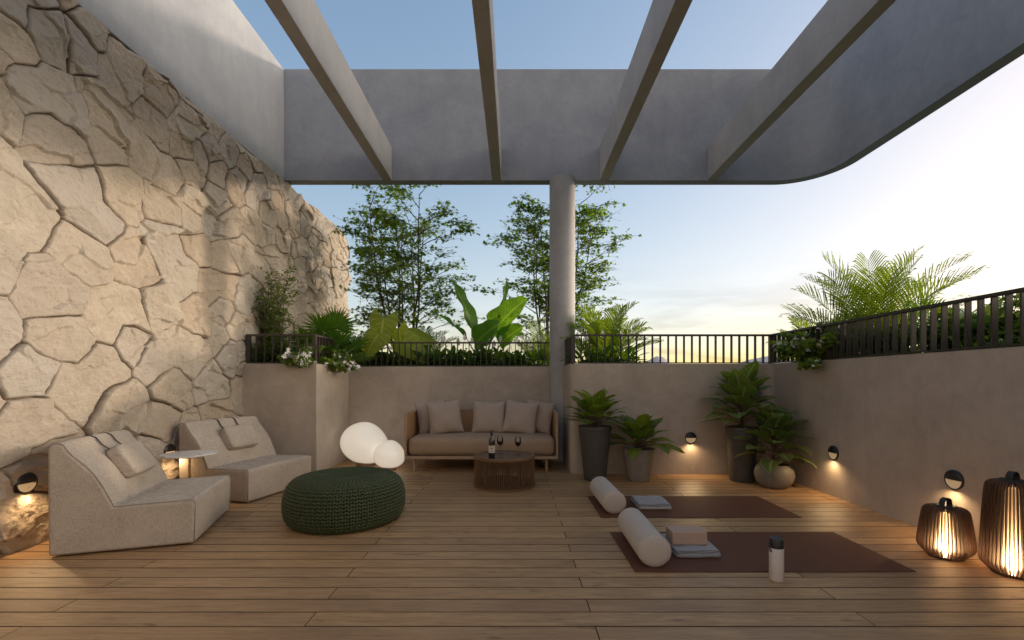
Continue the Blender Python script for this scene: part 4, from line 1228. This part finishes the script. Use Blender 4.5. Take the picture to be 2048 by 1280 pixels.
# ------------------------------------------------------------------ fine leaved shrubs, hedges, flowers
def twiggy(name, base, H, wd, label, cat, mat, nst, leafs, size, seed, tpl=T_OVAL, faces=F_OVAL, group=None, up=.45, flowers=0, droop_=0., bias=(0, 0), fsize=.032):
    random.seed(seed); root = plant(name, base, label, cat, group); st = MB(); lf = []; fl = []
    for k in range(nst):
        az = random.uniform(0, 2*PI); o_ = random.uniform(.1, 1)
        d = Vector((wd*o_*math.cos(az)+bias[0], wd*o_*math.sin(az)*.8+bias[1], H)); L = H*random.uniform(.7, 1.08)
        pts = curve_pts((random.uniform(-.05, .05)*wd*3, random.uniform(-.04, .04), 0), d, L, 10, -.02-droop_, .11)
        st.tube(pts, [.008*(1-.75*i/10) for i in range(11)], 5, False)
        for i in range(3, 11):
            for rep in range(2):
                a2 = random.uniform(0, 2*PI); tl = random.uniform(.08, .24)*min(1, H)
                tp = curve_pts(pts[i], (math.cos(a2), math.sin(a2), random.uniform(.1, .9)-droop_*6), tl, 3, -droop_, .15); st.tube(tp, [.0028, .0022, .0018, .001], 3, False)
                for q in range(leafs):
                    f = random.uniform(.1, 1.05); ii = min(2, int(f*3)); lf.append(tp[ii].lerp(tp[ii+1], min(1.1, f*3-ii))+Vector([random.gauss(0, .012) for _ in range(3)]))
                if flowers and random.random() < flowers: fl.append(tp[3]+Vector((0, -.01, .01)))
    mb = MB(); scatter(mb, np.array([tuple(p) for p in lf]), size, tpl, faces, up=up, droop=.1+droop_)
    put(mb, 'leaves', ML[mat], root, False); put(st, 'twigs', M['bark'], root)
    if fl:
        fb = MB(); T = []; F = []
        for k in range(5):
            a = 2*PI*k/5; c_, s_ = math.cos(a), math.sin(a); b0 = len(T)
            T += [(0, 0, 0), (c_*.55-s_*.3, s_*.55+c_*.3, .12), (c_, s_, .05), (c_*.55+s_*.3, s_*.55-c_*.3, .12)]; F.append((b0, b0+1, b0+2, b0+3))
        pos = []
        for p in fl:
            for q in range(random.randint(3, 7)): pos.append(tuple(p+Vector([random.gauss(0, .024) for _ in range(3)])))
        scatter(fb, np.array(pos), fsize, T, F, up=.15); put(fb, 'flowers', M['petal'], root, False)
    return root
twiggy('shrub', W(548, 690, 6.42).xy.to_3d()+Vector((0, 0, S_)), 1.36, .30, 'tall airy fine leaved shrub in front of the stone wall', 'shrub', 'shrub', 24, 10, .042, 4)
twiggy('shrub', W(735, 690, 8.9).xy.to_3d()+Vector((0, 0, S_)), 1.0, .30, 'wispy thin shrub at the far end of the stone wall', 'shrub', 'shrub', 7, 6, .030, 14)
twiggy('flowering_shrub', W(612, 720, 6.10).xy.to_3d()+Vector((0, .07, S_)), .36, .52, 'white flowering shrub spilling over the corner planter', 'flowering shrub', 'flowerleaf', 26, 6, .058, 6, T_WIDE, F_OVAL, 'white flowering shrubs at the railings', flowers=.20, droop_=.05, bias=(.04, -.12))
twiggy('flowering_shrub', (-2.66, 6.55, S_), .36, .5, 'white flowering shrub on the side of the corner planter facing the alcove', 'flowering shrub', 'flowerleaf', 24, 6, .058, 16, T_WIDE, F_OVAL, 'white flowering shrubs at the railings', flowers=.20, droop_=.05, bias=(.16, 0))
twiggy('flowering_shrub', (3.58, 5.15, S_), .52, .6, 'white flowering shrub hanging through the side railing', 'flowering shrub', 'flowerleaf', 38, 6, .062, 26, T_WIDE, F_OVAL, 'white flowering shrubs at the railings', flowers=.2, droop_=.055, bias=(-.14, 0))
hedges = [((-3.25, 6.35), .40, .35, 'low leafy shrub under the airy shrub by the stone wall'), ((-2.9, 6.60), .36, .35, 'low leafy shrub below the fan palm'), ((-2.25, 7.62), .32, .42, 'low dark shrub in the alcove planter corner'),
          ((-1.55, 7.62), .30, .45, 'low dark shrub under the elephant ear'), ((3.85, 5.45), .45, .45, 'dense shrub behind the railing below the small corner palm'), ((3.88, 4.72), .46, .45, 'dense shrub behind the railing below the largest palm'),
          ((3.95, 4.02), .44, .50, 'dense shrub behind the railing under the dark spiky rosette'), ((3.95, 3.25), .44, .50, 'dense shrub behind the railing closest to the viewer'), ((4.4, 3.9), .60, .5, 'taller shrub at the back of the side planter'), ((4.3, 2.6), .55, .55, 'leafy shrub at the near end of the side planter')]
for i, ((x, y), h, w, lab) in enumerate(hedges):
    twiggy('shrub', (x, y, S_), h, w, lab, 'shrub', 'hedge', 17, 7, .056, 40+i, T_WIDE, F_OVAL, 'low shrubs filling the planters', droop_=.01)
# broad leaved plants looking through the near railing
def lily(base, H, n, label, flowers=3, seed=0, mat='lily', group='peace lilies along the railings', name='peace_lily', cat='peace lily', w=.085):
    random.seed(seed); root = plant(name, base, label, cat, group); mb, st, fb = MB(), MB(), MB()
    for k in range(n):
        az = 2.39996*k+random.uniform(-.3, .3); tl = .2+.95*(k+.5)/n
        d = Vector((math.sin(tl)*math.cos(az), math.sin(tl)*math.sin(az), math.cos(tl))); L = H*random.uniform(.38, .58); e = d*L+Vector((0, 0, .02))
        st.tube([Vector((0, 0, 0)), e*.5+Vector((0, 0, .02)), e], [.0035, .003, .0025], 4, False)
        d2 = (d+Vector((0, 0, -.25))).normalized(); nn = Vector((-math.cos(az)*d2.z, -math.sin(az)*d2.z, 1))
        leaf(mb, e, d2, nn, H*random.uniform(.42, .58), w*random.uniform(.8, 1.2), prof_lance, bend=random.uniform(.5, 1.1), cup=.16, ns=7, nx=1)
    for k in range(flowers):
        az = random.uniform(0, 2*PI); tip = Vector((.10*math.cos(az), .10*math.sin(az), H*random.uniform(.95, 1.2)))
        st.tube([Vector((0, 0, 0)), tip*.5, tip], [.003, .0026, .002], 4, False)
        fb = MB(); leaf(fb, tip, (.1*math.cos(az), .1*math.sin(az), 1), (random.uniform(-.5, .5), -1, .1), .11, .055, prof_ovate, bend=.3, cup=.3, ns=6, nx=1)
        put(fb, 'flower', M['petal'], root)
    put(mb, 'leaves', ML[mat], root); put(st, 'stems', M['green_stem'], root)
lil = [(876, 7.5, 'peace lily clump just right of the elephant ear'), (905, 7.62, 'peace lily clump under the left drooping giant leaf'), (938, 7.46, 'peace lily clump in front of the giant leaf stalks'), (968, 7.6, 'peace lily clump right under the giant leaves'),
       (1000, 7.48, 'peace lily clump below the right side giant leaf'), (1032, 7.62, 'peace lily clump between giant leaves and column'), (1066, 7.5, 'peace lily clump touching the left of the column'), (845, 7.48, 'peace lily clump behind the elephant ear leaf'),
       (1168, 6.42, 'peace lily clump right of the column under the bright palm'), (1208, 6.38, 'peace lily clump in the middle of the short back railing row'), (1250, 6.36, 'outermost peace lily clump before the open railing')]
for i, (px, Y, lab) in enumerate(lil):
    lily(((px-1030)/910*Y, Y, S_), .44 if i < 8 else .42, 22, lab, 2 if i != 7 else 0, i+1)
lily((4.0, 3.05, S_), .62, 16, 'broad leaved plant behind the near railing', 0, 31, 'philo', 'broad leaved plants behind the side railing', 'leafy_plant', 'plant', .15)
lily((4.15, 4.1, S_), .66, 16, 'broad leaved plant standing above the side railing', 0, 33, 'philo', 'broad leaved plants behind the side railing', 'leafy_plant', 'plant', .15)

# leafy undergrowth that nobody could count, filling the planters
def undergrowth(x0, x1, y0_, y1_, h, n, lab, seed):
    r = np.random.default_rng(seed); mb = MB()
    nc = n//26; cx, cy_ = r.uniform(x0, x1, nc), r.uniform(y0_, y1_, nc); hh = h*r.uniform(.35, 1.1, nc)
    k = r.integers(0, nc, n); rad = r.normal(0, .085, (n, 2)); t = r.random(n)**.6
    pos = np.stack([np.clip(cx[k]+rad[:, 0], x0, x1), np.clip(cy_[k]+rad[:, 1], y0_, y1_), S_+.01+hh[k]*t*(1-.5*np.minimum(1, np.linalg.norm(rad, axis=1)/.2))], 1)
    scatter(mb, pos, .062, T_WIDE, F_OVAL, up=.45, droop=.15)
    tag(mb.build('ground_cover', ML['hedge']), lab, 'ground cover', kind='stuff')
undergrowth(-2.58, .62, 7.40, 8.3, .40, 9000, 'leafy green ground cover behind the railing over the sofa', 1)
undergrowth(3.62, 4.7, .6, 5.95, .27, 5000, 'leafy green ground cover behind the side railing', 2)
undergrowth(-3.5, -2.72, 6.10, 7.4, .46, 5200, 'leafy green ground cover in the corner planter', 3)
undergrowth(.95, 1.70, 6.22, 7.0, .26, 1500, 'leafy green ground cover right of the column', 4)

# ------------------------------------------------------------------ potted plants
def pot(root, prof, mat):
    b = MB(); b.lathe(prof, 56); p = b.build('pot', M[mat], root, smooth=True, autos=45)
    return p
def rosette(root, z0, n, H, Lf, w, mat, seed, prof=prof_lance, tl0=.12, tl1=1.45, bend=(.6, 1.2), wave=.008, stemh=0., squash=1., cup=.07, stemmat='stem'):
    random.seed(seed); mb, st = MB(), MB()
    if stemh: st.tube([(0, 0, z0-.03), (.01, 0, z0+stemh*.5), (0, .01, z0+stemh)], [.018, .015, .012], 8)
    for k in range(n):
        az = 2.39996*k+random.uniform(-.25, .25); f = (k+.5)/n; tl = tl0+(tl1-tl0)*f
        zs = z0+stemh*(1-.85*f)
        d = Vector((math.sin(tl)*math.cos(az), math.sin(tl)*math.sin(az), math.cos(tl))); L = H*random.uniform(.8, 1.1)*(1-.22*f)
        e = Vector((0, 0, zs))+d*L; mid = Vector((0, 0, zs))+d*L*.5+Vector((0, 0, .03))
        st.tube([(0, 0, zs-.005), mid, e], [.0055, .005, .004], 5, False)
        tl2 = tl+.22; d2 = Vector((math.sin(tl2)*math.cos(az), math.sin(tl2)*math.sin(az), math.cos(tl2)))
        nn = Vector((-math.cos(az)*math.cos(tl2), -math.sin(az)*math.cos(tl2), math.sin(tl2)))
        leaf(mb, e, d2, nn, Lf*random.uniform(.8, 1.12), w*random.uniform(.85, 1.12), prof, bend=random.uniform(*bend), cup=cup, wave=wave, ns=10, nx=3, twist=random.uniform(-.4, .4))
    put(mb, 'leaves', ML[mat], root); put(st, 'stems', M[stemmat], root)
def soil(root, r, z):
    b = MB(); b.lathe([(0, z+.008), (r*.5, z+.006), (r, z)], 40); b.build('soil', M['soil'], root, smooth=True)
GP = 'potted plants against the planter walls'
p1 = empty('potted_plant', (.995, 5.66, .0015), 0, 'leafy plant in a tall tapered charcoal pot beside the sofa', 'potted plant', GP)
pot(p1, [(0, 0), (.128, 0), (.135, .01), (.198, .62), (.205, .625), (.208, .66), (.204, .668), (.190, .668), (.185, .62), (0, .62)], 'pot_dark'); soil(p1, .186, .635)
rosette(p1, .64, 32, .26, .31, .20, 'philo', 2, prof_ovate, .06, 1.22, (.5, 1.0), .005)
p2 = empty('potted_plant', (1.525, 5.62, .0015), 0, 'leafy spreading plant in a medium taupe pot next to the wall light', 'potted plant', GP)
pot(p2, [(0, 0), (.125, 0), (.135, .012), (.196, .375), (.199, .39), (.193, .397), (.182, .397), (.178, .36), (0, .36)], 'pot_grey'); soil(p2, .179, .37)
rosette(p2, .375, 30, .25, .33, .19, 'philo', 7, prof_ovate, .10, 1.40, (.5, 1.0), .005)
p3 = empty('potted_plant', (2.79, 5.60, .0015), 0, 'tall plant with pale veined leaves in a tall charcoal pot in the corner', 'potted plant', GP)
pot(p3, [(0, 0), (.135, 0), (.142, .01), (.180, .62), (.186, .625), (.188, .655), (.184, .662), (.170, .662), (.166, .62), (0, .62)], 'pot_dark'); soil(p3, .167, .632)
rosette(p3, .635, 36, .24, .36, .275, 'calathea', 11, prof_ovate, .06, 1.30, (.45, 1.0), .004, .30)
p4 = empty('potted_plant', (3.00, 5.27, .0015), R(70), 'smaller plant with pale veined leaves in a round grey pot in the corner', 'potted plant', GP)
pot(p4, [(0, 0), (.130, 0), (.150, .012), (.192, .07), (.212, .14), (.205, .205), (.178, .255), (.165, .268), (.152, .268), (.150, .25), (0, .25)], 'pot_bowl'); soil(p4, .152, .252)
rosette(p4, .255, 32, .21, .35, .24, 'calathea', 17, prof_ovate, .06, 1.40, (.5, 1.2), .004, .24)
# ------------------------------------------------------------------ sky, sun, camera
AZ, EL = R(SUN_AZ), R(SUN_EL)
w = bpy.data.worlds.new('World'); scene.world = w; w.use_nodes = True
nt = w.node_tree; nt.nodes.clear()
def N(ty, **kw):
    n = nt.nodes.new(ty)
    for k, v in kw.items(): setattr(n, k, v)
    return n
out = N('ShaderNodeOutputWorld'); bg = N('ShaderNodeBackground'); sky = N('ShaderNodeTexSky', sky_type='NISHITA')
sky.sun_disc = False; sky.sun_elevation = EL; sky.sun_rotation = AZ; sky.altitude = 0; sky.air_density = SKY_AIR; sky.dust_density = SKY_DUST; sky.ozone_density = SKY_OZ
tc = N('ShaderNodeTexCoord'); mp = N('ShaderNodeMapping'); mp.inputs['Scale'].default_value = (1.4, 1.4, 9.0)
nt.links.new(tc.outputs['Generated'], mp.inputs[0])
nz = N('ShaderNodeTexNoise'); nz.inputs['Scale'].default_value = 2.1; nz.inputs['Detail'].default_value = 6; nz.inputs['Roughness'].default_value = .58; nz.inputs['Distortion'].default_value = .4
nt.links.new(mp.outputs[0], nz.inputs['Vector'])
r1 = N('ShaderNodeValToRGB'); r1.color_ramp.elements[0].position = .46; r1.color_ramp.elements[1].position = .64
nt.links.new(nz.outputs['Fac'], r1.inputs[0])
sp = N('ShaderNodeSeparateXYZ'); nt.links.new(tc.outputs['Generated'], sp.inputs[0])
r2 = N('ShaderNodeValToRGB')   # clouds only in a low band
e = r2.color_ramp.elements; e[0].position = .0; e[0].color = (.9,)*3+(1,); e[1].position = .24; e[1].color = (0, 0, 0, 1)
m_ = e.new(.14); m_.color = (.5,)*3+(1,)
nt.links.new(sp.outputs[2], r2.inputs[0])
mul = N('ShaderNodeMath', operation='MULTIPLY'); nt.links.new(r1.outputs[0], mul.inputs[0]); nt.links.new(r2.outputs[0], mul.inputs[1])
hs = N('ShaderNodeHueSaturation'); hs.inputs['Saturation'].default_value = SKY_SAT; gm = N('ShaderNodeGamma'); gm.inputs[1].default_value = SKY_G; nt.links.new(sky.outputs[0], gm.inputs[0])
mk = N('ShaderNodeMix', data_type='RGBA', blend_type='MULTIPLY'); mk.inputs[0].default_value = 1; nt.links.new(gm.outputs[0], mk.inputs[6]); mk.inputs[7].default_value = (*SKY_K, 1)
nt.links.new(mk.outputs[2], hs.inputs['Color'])
cl = N('ShaderNodeMix', data_type='RGBA', blend_type='MULTIPLY'); cl.inputs[0].default_value = 1
nt.links.new(hs.outputs[0], cl.inputs[6]); cl.inputs[7].default_value = (.30, .295, .32, 1)
mx = N('ShaderNodeMix', data_type='RGBA'); nt.links.new(mul.outputs[0], mx.inputs[0]); nt.links.new(hs.outputs[0], mx.inputs[6]); nt.links.new(cl.outputs[2], mx.inputs[7])
# soft shoulder on the glow round the sun, then added unseen warm fill clouds behind the camera
hz = N('ShaderNodeValToRGB'); e2 = hz.color_ramp.elements; e2[0].position = 0.; e2[0].color = (1., .93, .76, 1); e2[1].position = .16; e2[1].color = (1, 1, 1, 1); nt.links.new(sp.outputs[2], hz.inputs[0])
mh = N('ShaderNodeMix', data_type='RGBA', blend_type='MULTIPLY'); mh.inputs[0].default_value = 1; nt.links.new(mx.outputs[2], mh.inputs[6]); nt.links.new(hz.outputs[0], mh.inputs[7])
mx = mh
v1 = N('ShaderNodeVectorMath', operation='SCALE'); v1.inputs['Scale'].default_value = .15*SKY_B; nt.links.new(mx.outputs[2], v1.inputs[0])
v2 = N('ShaderNodeVectorMath', operation='ADD'); v2.inputs[1].default_value = (1, 1, 1); nt.links.new(v1.outputs[0], v2.inputs[0])
v3 = N('ShaderNodeVectorMath', operation='DIVIDE'); nt.links.new(mx.outputs[2], v3.inputs[0]); nt.links.new(v2.outputs[0], v3.inputs[1])
def mrange(sock, a, b, c=0., d=1.):
    n = N('ShaderNodeMapRange', interpolation_type='SMOOTHSTEP'); nt.links.new(sock, n.inputs[0])
    for i, x in zip((1, 2, 3, 4), (a, b, c, d)): n.inputs[i].default_value = x
    return n.outputs[0]
n2 = N('ShaderNodeTexNoise'); n2.inputs['Scale'].default_value = 1.3; n2.inputs['Detail'].default_value = 7; nt.links.new(mp.outputs[0], n2.inputs['Vector'])
def mulm(a, b):
    n = N('ShaderNodeMath', operation='MULTIPLY'); nt.links.new(a, n.inputs[0]); nt.links.new(b, n.inputs[1]); return n.outputs[0]
cf = mulm(mulm(mrange(sp.outputs[1], .30, -.10), mrange(sp.outputs[2], .85, .25)), mrange(n2.outputs['Fac'], .25, .5, .35, 1.))
mc = N('ShaderNodeMix', data_type='RGBA'); nt.links.new(cf, mc.inputs[0]); nt.links.new(v3.outputs[0], mc.inputs[6]); mc.inputs[7].default_value = (CLOUD_FILL*1., CLOUD_FILL*.80, CLOUD_FILL*.62, 1)
# added bright fill cloud round the low sun, outside the view
gf = mulm(mulm(mrange(sp.outputs[0], .77, .95), mrange(sp.outputs[2], .80, .20)), mrange(n2.outputs['Fac'], .25, .5, .5, 1.))
mg = N('ShaderNodeMix', data_type='RGBA'); nt.links.new(gf, mg.inputs[0]); nt.links.new(mc.outputs[2], mg.inputs[6]); mg.inputs[7].default_value = (GLOW_FILL*1., GLOW_FILL*.86, GLOW_FILL*.68, 1)
nt.links.new(mg.outputs[2], bg.inputs[0]); bg.inputs[1].default_value = SKY_S; nt.links.new(bg.outputs[0], out.inputs[0])

sl = bpy.data.lights.new('sun', 'SUN'); sl.energy = SUN_S; sl.angle = R(2.2); sl.color = (1., .80, .60)
so_ = bpy.data.objects.new('sun', sl); COL.objects.link(so_)
dv = Vector((math.sin(AZ)*math.cos(EL), math.cos(AZ)*math.cos(EL), math.sin(EL)))
so_.rotation_euler = dv.to_track_quat('Z', 'Y').to_euler(); so_.location = dv*30

cam = bpy.data.cameras.new('camera'); co = bpy.data.objects.new('camera', cam); COL.objects.link(co)
co.location = (0, 0, 1.22); co.rotation_euler = (R(90), 0, 0)
cam.sensor_width = 36; cam.lens = 910/2048*36; cam.shift_x = -6/2048; cam.shift_y = 123/2048; cam.clip_start = .05; cam.clip_end = 20000
scene.camera = co
vs_ = scene.view_settings; scene.display_settings.display_device = 'sRGB'; vs_.view_transform = 'Standard'; vs_.look = 'None'; vs_.exposure = EXPO; vs_.gamma = 1; vs_.use_curve_mapping = False
scene.render.engine = 'CYCLES'
cy = scene.cycles; cy.use_denoising = True; cy.max_bounces = 8; cy.diffuse_bounces = 5; cy.transparent_max_bounces = 8; cy.caustics_reflective = False; cy.caustics_refractive = False
cy.sample_clamp_indirect = 6
